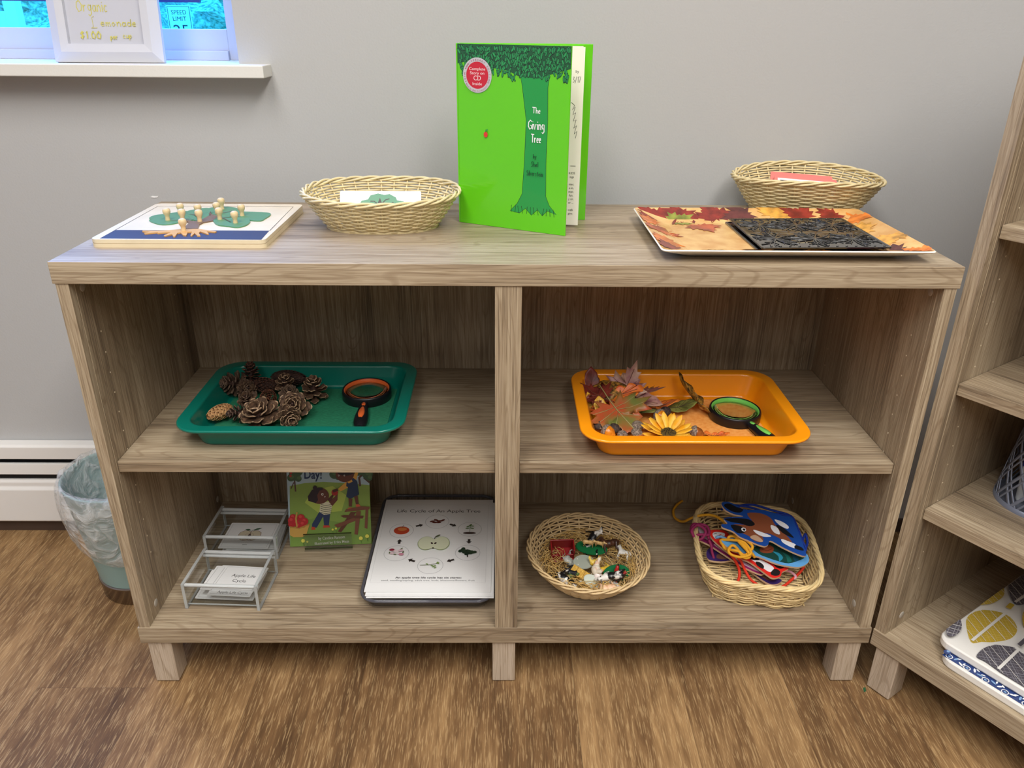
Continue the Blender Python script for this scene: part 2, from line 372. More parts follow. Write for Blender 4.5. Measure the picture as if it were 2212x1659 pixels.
# ------------------------------------------------------------------ the room
b = MB().box(-2.4, 2.6, -7, 0.446, -0.05, 0, floor_mat()); struct(b.build('floor'), 'brown wood-look vinyl plank floor')
b = MB().box(-2.4, 2.6, -7, 0.62, 2.6, 2.65, mat((235, 235, 232), 0.8)); struct(b.build('ceiling'), 'white ceiling')
YW, XO, ZS = 0.446, -0.4575, 0.9495
b = MB().box(XO, 2.6, YW, 0.62, 0, 2.6, WALL).box(-2.4, XO, YW, 0.62, 0, 0.930, WALL).box(-2.4, XO, YW, 0.62, 1.85, 2.6, WALL).box(-2.4, -1.62, YW, 0.62, 0.930, 1.85, WALL)
struct(b.build('wall_back'), 'light warm grey painted wall behind the shelf')
struct(MB().box(-2.45, -2.4, -7, 0.62, 0, 2.6, WALL).build('wall_left'), 'grey painted side wall')
struct(MB().box(2.6, 2.65, -7, 0.62, 0, 2.6, WALL).build('wall_right'), 'grey painted side wall')
struct(MB().box(-2.45, 2.65, -7.05, -7, 0, 2.6, WALL).build('wall_front'), 'grey painted wall behind the viewer')
struct(MB().box(-2.4, 2.6, 0.438, YW, 0, 0.03, mat((78, 62, 52), 0.5)).build('foot_strip_back'), 'dark brown strip at the foot of the wall under the heater')  # dark brown strip along the foot of the back wall
# paint chip on the wall
p = aty(333, 425, YW)
b = MB(); b.prism([(p.x - .007, p.z - .001), (p.x - .003, p.z + .0014), (p.x + .004, p.z + .0008), (p.x + .008, p.z + .0018), (p.x + .006, p.z - .0012), (p.x, p.z - .0018)], 0, 0.0006, mat((245, 245, 243), 0.7))
o = b.build('paint_chip', rot=(PI / 2, 0, 0), loc=(0, YW, 0)); tag(o, 'small white chipped spot on the grey wall above the puzzle', 'paint chip')

# window: sill board, frame, tinted pane
b = MB().box(-1.72, -0.4038, 0.395, 0.56, 0.930, ZS, mat((226, 224, 217), 0.4, bump=0.1))
struct(b.build('trim_1', bevel=0.0015), 'white painted window sill board with a rough cut end')
FR = mat((196, 200, 212), 0.35, name='white_window_frame')
win = thing('window_1', 'white framed window with blue tinted glass above the sill', None, (-1.04, 0.56, ZS)); win['kind'] = 'structure'
b = MB().box(-.58, .532, 0, .03, 0, .052, FR).box(.532, .576, 0, .03, 0, .90, FR).box(-.58, -.54, 0, .03, .052, .90, FR).box(-.54, .532, 0, .03, .86, .90, FR).box(-.54, .532, -.008, 0, 0, .016, FR)
b.build('window_frame', win, 0.001)
gm = bpy.data.materials.new('blue_tinted_glass'); gm.use_nodes = True; nt = gm.node_tree; nt.nodes.clear()
tr = nt.nodes.new('ShaderNodeBsdfTransparent'); tr.inputs[0].default_value = (0.26, 0.72, 0.92, 1)
gl = nt.nodes.new('ShaderNodeBsdfGlossy'); gl.inputs['Roughness'].default_value = 0.02; mx = nt.nodes.new('ShaderNodeMixShader'); mx.inputs[0].default_value = 0.05
ou = nt.nodes.new('ShaderNodeOutputMaterial'); nt.links.new(tr.outputs[0], mx.inputs[1]); nt.links.new(gl.outputs[0], mx.inputs[2]); nt.links.new(mx.outputs[0], ou.inputs[0])
MB().box(-.545, .536, .014, .018, .050, .865, gm).build('window_pane', win)
MB().box(-.545, .490, .004, .010, .095, .125, mat((52, 62, 120), 0.5)).build('screen_bar', win)
# outside
struct(MB().box(-40, 40, 0.9, 60, -0.45, -0.4, mat((120, 140, 110), 0.9)).build('ground'), 'ground outside the window')
hm = two_tone('mottled_hedge', (96, 150, 130), (214, 240, 222), 9, 0.9, 0.38, 0.62, detail=9)  # pale and mid green mixed by noise
vs = []; fs = []
nx, nz = 60, 16
for j in range(nz + 1):
    for i in range(nx + 1):
        vs.append((-24 + 36 * i / nx, 24 + 0.7 * math.sin(i * 1.7 + j) * math.sin(j * 2.3 + i * .6) + .12 * j, -.4 + 5.0 * j / nz))
for j in range(nz):
    for i in range(nx): a = j * (nx + 1) + i; fs.append((a, a + 1, a + nx + 2, a + nx + 1))
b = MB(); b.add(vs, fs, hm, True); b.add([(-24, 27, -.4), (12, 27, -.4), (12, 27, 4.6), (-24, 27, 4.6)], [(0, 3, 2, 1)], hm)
tag(b.build('hedge'), 'mottled green hedge and trees outside the window', 'hedge', kind='stuff')
p = aty(389.5, 48, 20)
sg = thing('road_sign', 'white SPEED LIMIT 25 sign seen through the window glass', 'road sign', (p.x, 20, -.4), (0, 0, 0))
zc = p.z + .4; W2 = .29
MB().box(-W2, W2, -.01, 0, zc - .37, zc + .37, mat((240, 240, 236), 0.5)).build('sign_panel', sg, 0.004)
MB().tube([(0, .03, 0), (0, .03, zc + .3)], .03, mat((120, 125, 125), .4, .6), 8).build('sign_post', sg)
pc = Pic(0.001); BK = (30, 32, 36)
pc.text('SPEED', 0, .17, .10, BK, .36); pc.text('LIMIT', 0, .03, .10, BK, .32); pc.text('25', 0, -.30, .26, BK, .36)
pc.line([(-W2 + .03, -.34), (W2 - .03, -.34), (W2 - .03, .34), (-W2 + .03, .34)], .015, BK, True)
pc.build('sign_lettering', sg, (0, -.0105, zc), (PI / 2, 0, 0))
pr = thing('porch_rail', 'white porch post with a low rail outside the left pane', 'railing', (aty(32, 35, 4).x, 4, -.4))
WO = mat((250, 250, 248), .5)
MB().box(-.035, .035, -.035, .035, 0, 2.6, WO).build('post', pr, .004)
MB().box(-2.0, -.035, -.03, .03, 1.34, 1.44, WO).build('rail', pr, .004)

# white picture frame with the lemonade note, leaning on the sill
pf = thing('framed_note', 'white picture frame with a yellow handwritten lemonade note on the window sill', 'picture frame', (-0.671, 0.446, ZS), (math.radians(-7), 0, math.radians(1.5)))
fw, fh = 0.180, 0.235
FW = mat((205, 206, 212), .35)
def mitre(b, w_, h_, t, d, m):
    o_ = [(-w_ / 2, 0), (w_ / 2, 0), (w_ / 2, h_), (-w_ / 2, h_)]; i_ = [(-w_ / 2 + t, t), (w_ / 2 - t, t), (w_ / 2 - t, h_ - t), (-w_ / 2 + t, h_ - t)]
    for k in range(4):
        a, c, e, f = o_[k], o_[(k + 1) % 4], i_[(k + 1) % 4], i_[k]
        v = [(q[0], y, q[1]) for y in (0, -d * .55) for q in (a, c)] + [(q[0], y, q[1]) for y in (0, -d * .9) for q in (e, f)]
        mid = [((a[0] * .45 + f[0] * .55), -d, (a[1] * .45 + f[1] * .55)), ((c[0] * .45 + e[0] * .55), -d, (c[1] * .45 + e[1] * .55))]
        v += mid
        b.add(v, [(0, 1, 3, 2), (2, 3, 9, 8), (8, 9, 6, 7), (7, 6, 4, 5)], m)
mitre(b := MB(), fw, fh, .028, .016, FW)
b.build('frame_moulding', pf)
MB().box(-fw / 2 + .02, fw / 2 - .02, -.006, -.001, .02, fh - .02, mat((198, 199, 207), .12, coat=0.6, name='glazed_note')).build('note_sheet', pf)
pc = Pic(rough=.5); YL = (206, 198, 96)
pc.hand('Organic', -.018, .078, .017, .0014, YL, .052); pc.hand('L', -.018, .053, .018, .0008, YL); pc.hand('emonade', .022, .056, .011, .0013, YL, .060)
pc.hand('$1.00', -.026, .037, .011, .0018, YL, .036); pc.hand('per', .012, .036, .008, .0014, YL, .013); pc.hand('cup', .034, .038, .008, .0012, YL, .016)
pc.build('handwriting', pf, (0, -.0062, 0), (PI / 2, 0, 0))

# baseboard heater
ht = thing('baseboard_heater', 'long white baseboard heater along the wall at left', 'heater', (-1.0, YW, 0.0))
HW = mat((232, 229, 224), .35, name='heater_enamel'); x0, x1 = -1.4, 0.35
def yzprism(pts, x0, x1, m):
    bb = MB(); n = len(pts); v = [(x, q[0], q[1]) for x in (x0, x1) for q in pts]
    bb.add(v, [(i, (i + 1) % n, n + (i + 1) % n, n + i) for i in range(n)] + [tuple(range(n))[::-1], tuple(range(n, 2 * n))], m); return bb
yzprism([(0, .032), (0, .212), (-.006, .212), (-.006, .032)], x0, x1, mat((40, 40, 42), .7)).build('back_plate', ht)
yzprism([(0, .219), (-.002, .2215), (-.021, .2205), (-.026, .217), (-.026, .1890), (-.023, .1885), (-.022, .213), (-.006, .214)], x0, x1, HW).build('top_cover', ht, .0015)
yzprism([(-.018, .1775), (-.025, .1775), (-.027, .1530), (-.020, .152)], x0, x1, HW).build('louver', ht, .001)
yzprism([(-.012, .136), (-.018, .136), (-.0215, .130), (-.0215, .121), (-.026, .114), (-.026, .037), (-.023, .0335), (-.012, .0325)], x0, x1, HW).build('front_panel', ht, .0015)
MB().box(x0, x1, -.013, -.0065, .05, .17, mat((30, 30, 32), .6, .3)).build('heating_element', ht)

# teal waste bin
CX, CY = -0.7165, 0.272
tb = thing('waste_bin', 'round teal waste bin with a steel base beside the shelf', 'bin', (CX, CY, 0))
TEAL = mat((146, 176, 172), .42, name='teal_metal'); STL = mat((150, 140, 130), .25, 1.0, name='brushed_steel')
MB().lathe([(.078, .036), (.1045, .248), (.1065, .251), (.1035, .253), (.1015, .248), (.076, .04)], TEAL, 64, cap=False).build('bin_body', tb)
MB().lathe([(.076, .0), (.0785, .004), (.0805, .034), (.0815, .036), (.0815, .039), (.079, .041), (.07, .04)], STL, 64).build('base_band', tb)['label'] = 'brushed steel base band'
lm = bpy.data.materials.new('clear_film'); lm.use_nodes = True; nt = lm.node_tree; bs = nt.nodes['Principled BSDF']
bs.inputs['Base Color'].default_value = (.86, .88, .88, 1); bs.inputs['Roughness'].default_value = .12; bs.inputs['Alpha'].default_value = .34; bs.inputs['Coat Weight'].default_value = .5
tc = nt.nodes.new('ShaderNodeTexCoord'); n1 = nt.nodes.new('ShaderNodeTexNoise'); n1.inputs['Scale'].default_value = 28; n1.inputs['Detail'].default_value = 5; n1.inputs['Distortion'].default_value = 1.5
bp = nt.nodes.new('ShaderNodeBump'); bp.inputs['Strength'].default_value = .9; bp.inputs['Distance'].default_value = .012
nt.links.new(tc.outputs['Object'], n1.inputs['Vector']); nt.links.new(n1.outputs[0], bp.inputs['Height']); nt.links.new(bp.outputs[0], bs.inputs['Normal'])
mr = nt.nodes.new('ShaderNodeMapRange'); mr.inputs[1].default_value = .45; mr.inputs[2].default_value = .7; mr.inputs[3].default_value = .25; mr.inputs[4].default_value = .72
nt.links.new(n1.outputs[0], mr.inputs[0]); nt.links.new(mr.outputs[0], bs.inputs['Alpha'])
prof = [(r * .952, z * .945) for r, z in ((.070, .10), (.085, .16), (.100, .235), (.104, .262), (.109, .273), (.115, .272), (.119, .262), (.122, .24), (.123, .215), (.121, .19), (.117, .165), (.112, .145), (.108, .132), (.103, .124))]
loops = []
rg = random.Random(3); ph = [rg.uniform(0, 6.28) for _ in range(12)]
for k, (r, z) in enumerate(prof):
    lp = []
    for j in range(96):
        a = 2 * PI * j / 96
        wv = sum(math.sin(a * f_ + ph[i] + k * .35 * (i % 3 - 1)) * am for i, (f_, am) in enumerate(((3, .35), (7, .4), (13, .35), (21, .25), (34, .2))))
        s_ = .0024 if k > 5 else (.0012 if k > 2 else .003)
        rr = r + wv * s_; zz = z + (wv * .003 if k > 3 else 0) + (.012 * math.sin(a * 2 + 1) if k > 10 else 0)
        lp.append((rr * math.cos(a), rr * math.sin(a), zz))
    loops.append(lp)
b = MB().loft(loops, lm, False, False); o = b.build('bin_liner', loc=(CX, CY, 0)); tag(o, 'crinkled clear plastic liner folded over the rim of the teal bin', 'bin liner')

# ------------------------------------------------------------------ the two bookshelves
EDGE = mat((196, 180, 152), .4); HOLE = mat((214, 198, 170), .4); CAM = mat((176, 168, 156), .5)
bs_ = thing('bookshelf', 'low greige oak bookshelf with two bays and square feet, in the middle', 'bookshelf', (0, 0, 0))
H, ZT, ZB, ZB0, ZSH, ZSH0 = .7313, .7013, .1201, .0886, .4216, .4037
MB().box(-.6, .6, 0, .374, ZT, H, WX).build('top_panel', bs_, .0008)
MB().box(-.6, .6, 0, .374, ZB0, ZB, WX).build('bottom_panel', bs_, .0008)
def side(xa, xb, inner, parent, z0, z1, y0=.0014, y1=.372, holes=True):
    b = MB().box(xa, xb, y0, y1, z0, z1, WZ); d = .0003 if inner > (xa + xb) / 2 else -.0003
    xs = sorted((inner, inner + d)); b.box(xs[0], xs[1], y0 + .0135, y0 + .0143, z0, z1, EDGE)
    if holes:
        z = z0 + .11
        while z < z1 - .06:
            for yy in (.055, .315):
                b.lathe([(.0013, 0), (.0013, .0004)], HOLE, 8, M=Matrix.Translation((inner, yy, z)) @ Matrix.Rotation(PI / 2 * (1 if d > 0 else -1), 4, 'Y'))
            z += .032
    return b.build('side_panel', parent, .0006)
side(-.597, -.580, -.580, bs_, ZB, ZT); side(.580, .597, .580, bs_, ZB, ZT)
b = MB().box(-.019, .017, .0016, .372, ZB, ZT, WZ); b.build('divider', bs_, .0006)
MB().box(-.5795, -.0195, .0176, .368, ZSH0, ZSH, WX).build('shelf', bs_, .0008)
MB().box(.0175, .5795, .0176, .368, ZSH0, ZSH, WX).build('shelf', bs_, .0008)
MB().box(-.580, -.019, .3700, .3735, ZB, ZT, WZ).build('back_panel', bs_); MB().box(.017, .580, .3700, .3735, ZB, ZT, WZ).build('back_panel', bs_)
for (xa, ya) in ((-.591, .004), (-.0235, .004), (.553, .004), (-.591, .33), (-.0235, .33), (.553, .33)):
    b = MB().box(xa, xa + .038, ya, ya + .038, .002, ZB0, LEGM).box(xa + .004, xa + .034, ya + .004, ya + .034, 0, .003, mat((30, 28, 26), .8)); b.build('leg', bs_, .0015)
def cap(parent, x, y, z, sgn):
    MB().lathe([(.0001, .0009), (.0055, .0009), (.0065, .0003), (.0065, 0)][::-1], CAM, 20, M=Matrix.Translation((x, y, z)) @ Matrix.Rotation(sgn * PI / 2, 4, 'Y')).build('cam_cover', parent)
cap(bs_, -.580, .033, .687, 1); cap(bs_, .580, .033, .687, -1); cap(bs_, -.580, .036, .142, 1); cap(bs_, .580, .036, .142, -1); cap(bs_, -.580, .345, .142, 1); cap(bs_, .580, .345, .142, -1)

A2 = math.atan2(-.830, .557)
cb = thing('bookshelf', 'tall greige oak bookshelf set at an angle at the right edge', 'bookshelf', (.6035, 0, 0), A2)
side(0, .018, .018, cb, ZB, 1.07, .001, .38); side(.582, .6, .582, cb, ZB, 1.07, .001, .38)
MB().box(-.001, .601, -.001, .382, ZB0, ZB, WX).build('bottom_panel', cb, .0008); MB().box(-.001, .601, -.001, .382, 1.07, 1.10, WX).build('top_panel', cb, .0008)
MB().box(.018, .582, .378, .382, ZB, 1.07, WZ).build('back_panel', cb)
for z in (.3566, .565, .7886): MB().box(.0185, .5815, .020, .376, z - .0178, z, WX).build('shelf', cb, .0008)
for (xa, ya) in ((.009, .003), (.552, .003), (.009, .335), (.552, .335)):
    b = MB().box(xa, xa + .040, ya, ya + .040, .002, ZB0, LEGM).box(xa + .004, xa + .036, ya + .004, ya + .036, 0, .003, mat((30, 28, 26), .8)); b.build('leg', cb, .0015)
cap(cb, .018, .040, .142, 1)

# ------------------------------------------------------------------ baskets
def basket(name, label, loc, rotz, base, rim, h, stakes=28, rows=15, wr=.0014, amp=.0016, lift=None, m=None, group=None, flare=1.0, exp=2.0, solid_below=0.0, rough_rim=3, rimr=.0019, wob=0.0, straight=False):
    """base, rim: half sizes (x, y); the wall leans out from base to rim; stakes and weavers are round canes"""
    m = m or WICK; t = thing(name, label, 'basket', loc, rotz, group); rg = random.Random(len(label))
    def S(a, q, off=0.0):
        c, s_ = math.cos(a), math.sin(a); k = (abs(c) ** exp + abs(s_) ** exp) ** (-1 / exp); f = q ** flare
        rx = base[0] + (rim[0] - base[0]) * f; ry = base[1] + (rim[1] - base[1]) * f
        z = h * q * (1 + (lift(a) if lift else 0)); kk = math.hypot(rx * c * k, ry * s_ * k)
        g = (kk + off) / kk if kk else 1
        return Vector((rx * c * k * g, ry * s_ * k * g, z + wr))
    n = stakes; N = n * 4
    b = MB()
    for k in range(rows):
        q = (k + .4) / rows; sgn = 1 if k % 2 else -1
        jz = rg.uniform(-1, 1) * wob
        b.tube([S(2 * PI * j / N, q, sgn * amp * math.cos(PI * j / 4.0 * 1.0)) + Vector((0, 0, jz + wob * math.sin(j * .37 + k))) for j in range(N)], wr, m, 5, True)
    b.build('woven_wall', t)
    b = MB()
    for i in range(n):
        a = 2 * PI * i / n; b.tube([S(a, q / 6) for q in range(7)], wr * .85, m, 5)
    b.build('stakes', t)
    b = MB()   # woven bottom
    R = 10
    if straight:
        K_r = 30
        for k in range(K_r):
            y = -base[1] * .95 + 1.9 * base[1] * k / (K_r - 1); xe = base[0] * (1 - abs(y / base[1]) ** exp) ** (1 / exp)
            b.tube([(xe * (-1 + j / 10), y + rg.uniform(-.0008, .0008), wr + .0010 * math.cos(PI * j / 2 + PI * k)) for j in range(21)], .0016 + rg.uniform(0, .0006), m, 5)
        for k in range(9): x = base[0] * (-.88 + .22 * k); b.tube([(x, base[1] * (-.9 + .09 * j), wr + .0002) for j in range(21)], .0013, m, 5)
    for k in range(1, 0 if straight else R + 1):
        f = k / R; b.tube([Vector((S(2 * PI * j / N, 0).x * f, S(2 * PI * j / N, 0).y * f, wr + (1 if k % 2 else -1) * amp * .3 * math.cos(PI * j / 4))) for j in range(N)], max(wr, base[0] / R / 2.0), m, 5, True)
    b.build('woven_bottom', t)
    b = MB()   # rolled rim of crossing canes
    M_ = 160
    for s3 in range(rough_rim):
        pts = []
        for j in range(M_):
            a = 2 * PI * j / M_; ph_ = a * 9 + s3 * 2 * PI / rough_rim
            pts.append(S(a, 1.0, .0030 * math.cos(ph_)) + Vector((0, 0, .0028 * math.sin(ph_) + .001)))
        b.tube(pts, rimr, m, 6, True)
    b.build('rim', t)
    return t

# ------------------------------------------------------------------ things on top of the low bookshelf
# knobbed tree puzzle: coordinates of its picture are metres on the board
c_ = [atz(197, 516, H + .0125), atz(582, 518, H + .0125), atz(648, 444, H + .0125), atz(352, 443, H + .0125)]
PX0, PX1, PY0, PY1 = -.577, -.337, .072, .305
pz = thing('puzzle_board', 'plywood tree puzzle board with navy soil strip, at the left end', 'puzzle', (-.457, .188, H))
PLY = mat((226, 210, 176), .5, var=.05, vscale=30, name='plywood'); PLYD = mat((186, 160, 120), .6)
bw, bd = (PX1 - PX0) / 2, (PY1 - PY0) / 2
MB().loft([rrect(2 * bw, 2 * bd, .010, z) for z in (0, .0055)], PLY, smooth=False).build('base_sheet', pz, .0004)
MB().loft([rrect(2 * bw - .0006, 2 * bd - .0006, .010, z) for z in (.0055, .0062)], PLYD, smooth=False).build('glue_line', pz)
MB().loft([rrect(2 * bw, 2 * bd, .010, z) for z in (.0062, .0115)], PLY, smooth=False).build('face_sheet', pz, .0004)
def P2(cx, cy):      # crop of the puzzle -> board plane
    q = atz(180 + cx / 4.424, 360 + cy / 4.424, H + .0118); return (q.x + .457, q.y - .188)
pc = Pic(.00005, .5)
fr_ = [P2(160, 685), P2(710, 378), P2(2005, 382), P2(1700, 697)]
pc.line(fr_[:3] + [P2(1780, 612)], .0012, (92, 76, 60))
pc.poly([P2(160, 685), P2(310, 604), P2(1778, 611), P2(1700, 697)], (54, 56, 80))
pc.build('soil_panel', pz, (0, 0, .0116))
GREEN = mat((84, 142, 104), .35, name='green_stain'); BRN = mat((122, 98, 80), .4); ORG = mat((216, 164, 98), .4); KNB = mat((222, 196, 150), .35, name='knob_wood')
pieces = [
 ('green', 'left upper leaf piece of the tree puzzle', [(640, 492), (690, 470), (780, 458), (890, 443), (1000, 432), (1010, 470), (1005, 488), (880, 495), (760, 500), (660, 505)], [(808, 480)], GREEN),
 ('green', 'left lower leaf piece of the tree puzzle', [(636, 518), (700, 506), (860, 498), (1010, 492), (1040, 514), (960, 528), (850, 552), (760, 558), (690, 545)], [(952, 488)], GREEN),
 ('green', 'back left leaf piece of the tree puzzle', [(1004, 430), (1080, 414), (1160, 402), (1200, 408), (1185, 448), (1020, 466)], [(936, 430)], GREEN),
 ('green', 'centre left leaf piece of the tree puzzle', [(1022, 470), (1185, 452), (1215, 470), (1160, 500), (1100, 520), (1050, 512), (1020, 490)], [(1104, 440), (1114, 495)], GREEN),
 ('green', 'back centre leaf piece of the tree puzzle', [(1206, 404), (1300, 393), (1400, 393), (1470, 408), (1420, 434), (1300, 450), (1230, 448), (1190, 446)], [(1282, 420), (1326, 376)], GREEN),
 ('green', 'right outer leaf piece of the tree puzzle', [(1476, 410), (1520, 435), (1610, 440), (1700, 444), (1772, 450), (1782, 468), (1735, 500), (1690, 521), (1590, 515), (1500, 486), (1430, 470), (1424, 436)], [(1518, 440)], GREEN),
 ('green', 'right centre leaf piece of the tree puzzle', [(1235, 456), (1420, 442), (1426, 474), (1370, 492), (1320, 500), (1240, 506)], [(1306, 475)], GREEN),
 ('green', 'front right leaf piece of the tree puzzle', [(1262, 512), (1380, 500), (1500, 490), (1582, 520), (1580, 545), (1540, 570), (1470, 584), (1390, 576), (1290, 562), (1252, 530)], [(1454, 510)], GREEN),
 ('brown', 'brown trunk piece of the tree puzzle', [(940, 600), (980, 575), (1010, 550), (1000, 535), (905, 520), (960, 512), (1060, 530), (1120, 520), (1170, 495), (1205, 474), (1200, 455), (1222, 452), (1240, 470), (1300, 480), (1262, 503), (1240, 524), (1150, 540), (1110, 560), (1095, 602)], [], BRN),
 ('tan', 'tan root piece of the tree puzzle below the trunk', [(930, 606), (820, 618), (700, 622), (570, 620), (565, 628), (640, 634), (580, 645), (590, 650), (720, 636), (710, 646), (770, 640), (840, 636), (770, 668), (780, 674), (850, 655), (860, 676), (880, 674), (900, 645), (930, 640), (955, 665), (985, 668), (1000, 636), (1040, 632), (1025, 668), (1040, 670), (1065, 645), (1090, 670), (1120, 670), (1105, 642), (1120, 630), (1180, 652), (1200, 652), (1180, 628), (1260, 636), (1275, 628), (1180, 616), (1110, 606)], [(960, 585)], ORG)]
for col, lab, out, knobs, m_ in pieces:
    pts = [P2(*q) for q in out]; cx = sum(p[0] for p in pts) / len(pts); cy = sum(p[1] for p in pts) / len(pts)
    if col == 'green': pts = smooth_loop([(cx + (p[0] - cx) * 1.04, cy + (p[1] - cy) * 1.05) for p in pts], 3)
    t = MB().prism([(p[0] - cx, p[1] - cy) for p in pts], 0, .0012 + .00006 * (len(lab) % 3 + 3 * pieces.index((col, lab, out, knobs, m_)) ) / 3, m_).build('puzzle_piece', loc=(-.457 + cx, .188 + cy, H + .0117))
    tag(t, {'green': 'green knobbed ', 'brown': 'knobless ', 'tan': 'knobbed '}[col] + lab, 'puzzle piece')
    for k in knobs:
        q = atz(180 + k[0] / 4.424, 360 + (k[1] + 30) / 4.424, H + .013)
        MB().lathe([(.0036, 0), (.0032, .004), (.0034, .007), (.0052, .0105), (.0058, .0135), (.0052, .0165), (.003, .018), (.0005, .0184)], KNB, 20).build('knob', t, loc=(q.x + .457 - cx, q.y - .188 - cy, .0011))

tw_ = [o for o in bpy.data.objects if o.get('label', '').startswith('knobless')][0]
pc = Pic(.00005, .4)
for st_ in ([(1010, 552), (905, 522), (840, 526)], [(1130, 520), (1060, 470), (1018, 465)], [(1210, 474), (1216, 440)], [(1240, 470), (1330, 456), (1420, 436)], [(1240, 515), (1370, 500), (1500, 488)], [(1340, 505), (1410, 542)], [(960, 512), (1040, 516)]):
    pc.line([(P2(*q)[0] - .457 - tw_.location.x, P2(*q)[1] + .188 - tw_.location.y) for q in st_], .0016, (98, 78, 64))
pc.build('painted_branches', tw_, (0, 0, .0021))
# oval baskets
bl = basket('wicker_basket', 'oval pale wicker basket with a tree card, left of the green book', (-.194, .212, H), math.radians(1), (.082, .056), (.117, .088), .0455, 34, 15, .0017, .0019, exp=2.25, flare=.9, lift=lambda a: .16 * max(0, math.sin(a)) + .10 * math.cos(a) ** 2)
br = basket('wicker_basket', 'oval pale wicker basket with pink edged cards, behind the leaf platter', (.505, .352, H), math.radians(-9), (.086, .052), (.121, .085), .053, 34, 16, .0017, .0019, exp=2.25, flare=.9, lift=lambda a: .06 * math.sin(a) - .08 * math.cos(2 * a))
# card in the left basket
def card(name, label, cat, w_, h_, th, loc, rot, m=PAPER, group=None, r=.003):
    t = thing(name, label, cat, loc, rot, group)
    MB().loft([rrect(w_, h_, r, z, 4) for z in (-th, 0)], m, smooth=False).build('card_sheet', t); return t
GL_ = mat((244, 245, 247), .18, coat=.4, name='laminated_card')
q0 = aty(738, 412, .262); q1 = aty(907, 408, .262)
tcard = card('picture_card', 'white laminated card with a green tree drawing, in the left basket', 'card', q1.x - q0.x + .004, .054, .0012, ((q0.x + q1.x) / 2, .262 - .0135, q0.z - .0234), (math.radians(60), 0, math.radians(1)), GL_)
pc = Pic(.00005, .4)
tg = (92, 150, 118); tk = (64, 52, 48)
pc.poly([(-.045, -.012), (-.042, -.004), (-.033, .000), (-.030, .007), (-.020, .010), (-.016, .018), (-.004, .022), (.006, .019), (.014, .021), (.024, .014), (.026, .008), (.036, .006), (.044, .000), (.046, -.008), (.040, -.012), (.028, -.014), (.020, -.020), (-.002, -.014), (-.022, -.021), (-.034, -.018)], tg)
pc.poly([(-.006, -.036), (-.003, -.016), (-.004, .004), (-.001, .013), (.002, .003), (.004, -.014), (.007, -.036)], tk)
for s_ in (((-.002, -.012), (-.014, -.004), (-.026, -.006)), ((.002, -.010), (.014, -.003), (.026, -.002)), ((-.002, -.002), (-.010, .006), (-.016, .006)), ((.001, .000), (.008, .009), (.014, .011)), ((-.010, -.006), (-.014, .001)), ((.014, -.003), (.020, .004))): pc.line(s_, .0016, tk)
tp = pc.build('tree_print', tcard, (0, .0055, .0001)); tp.scale = (1, .80, 1)
# pink edged cards in the right basket
for i, (pa, pb, yy, lab) in enumerate((((1650, 371), (1800, 381), .400, 'pink edged laminated card, backmost in the right basket'), ((1668, 379), (1800, 388), .385, 'pink edged photo card, frontmost in the right basket'))):
    a = aty(pa[0], pa[1], yy); c = aty(pb[0], pb[1], yy)
    t = card('picture_card', lab, 'card', .105, .075, .0012, ((a.x + c.x) / 2, yy - .024, (a.z + c.z) / 2 - .0265), (math.radians(45), math.radians(3), math.radians(-9)), mat((226, 128, 120), .3), 'pink edged cards')
    if i:
        pc = Pic(.00005, .35); pc.rect(-.047, -.032, .047, .032, (238, 236, 236)); pc.rect(-.043, -.028, .043, .028, (74, 70, 66))
        for k in range(14): pc.circle(-.038 + .0058 * k, .016 + .006 * math.sin(k * 2.1), .0025, (150, 132, 110))
        pc.build('photo_print', t, (0, 0, .0001))

# the green picture book standing open
HG, BT = .259, .0028
gb = thing('book', 'tall green picture book standing open with a round red sticker', 'book', (-.0765, .243, H))
GRN = mat((98, 200, 26), .16, coat=.5, name='green_jacket'); PG = mat((240, 234, 220), .6, name='page_paper')
ang = math.atan2(.151 - .236, .0864 + .0735)
fc = MB().box(0, .1800, -BT, 0, 0, HG, GRN).build('front_cover', gb, .0008, (.002, -.006, 0), (0, 0, ang))
angb = math.atan2(.2575 - .256, .198)
bc_ = MB().box(0, .1970, 0, BT, 0, HG, GRN).build('back_cover', gb, .0008, (.002, .010, 0), (0, 0, angb))
MB().box(-.0012, .0015, -.0075, .0125, 0, HG, GRN).build('spine', gb, .0008)
b = MB()
for k in range(7): b.box(.003, .1845 - .0003 * k, .0095 - .0017 * k - .0012, .0095 - .0017 * k, .003, HG - .003, PG)
b.build('page_block', gb)
# loose front end paper hanging a little open behind the cover
MB().box(0, .183, -.0005, 0, .003, HG - .003, mat((246, 240, 226), .6)).build('end_paper', gb, 0, (.003, -.0040, 0), (0, 0, math.radians(-10)))
pc = Pic(.00003, .6); INK = (70, 66, 66)
pc.text('by', .173, .222, .004, INK); pc.hand('3/17', .173, .209, .008, .0006, INK, .012)
pc.line([(x + .012, y) for x, y in ((.154, .182), (.159, .178), (.156, .172), (.160, .176), (.157, .165), (.161, .168), (.158, .156), (.162, .158), (.159, .146), (.163, .150), (.160, .138), (.164, .142), (.162, .132))], .0006, INK)
pc.line([(.168, .092), (.176, .092)], .0006, INK)
for k, s_ in enumerate(('KIDS', 'ings', '', 'mer,', 'e in,', 'mer,', 'fun,', 'y or,', 'er ...', '', 'walk', 'gins.')):
    if s_: pc.text(s_, .171, .080 - .0055 * k, .0032, INK)
pc.build('page_lettering', bpy.data.objects['end_paper'], (0, -.0006, 0), (PI / 2, 0, 0))
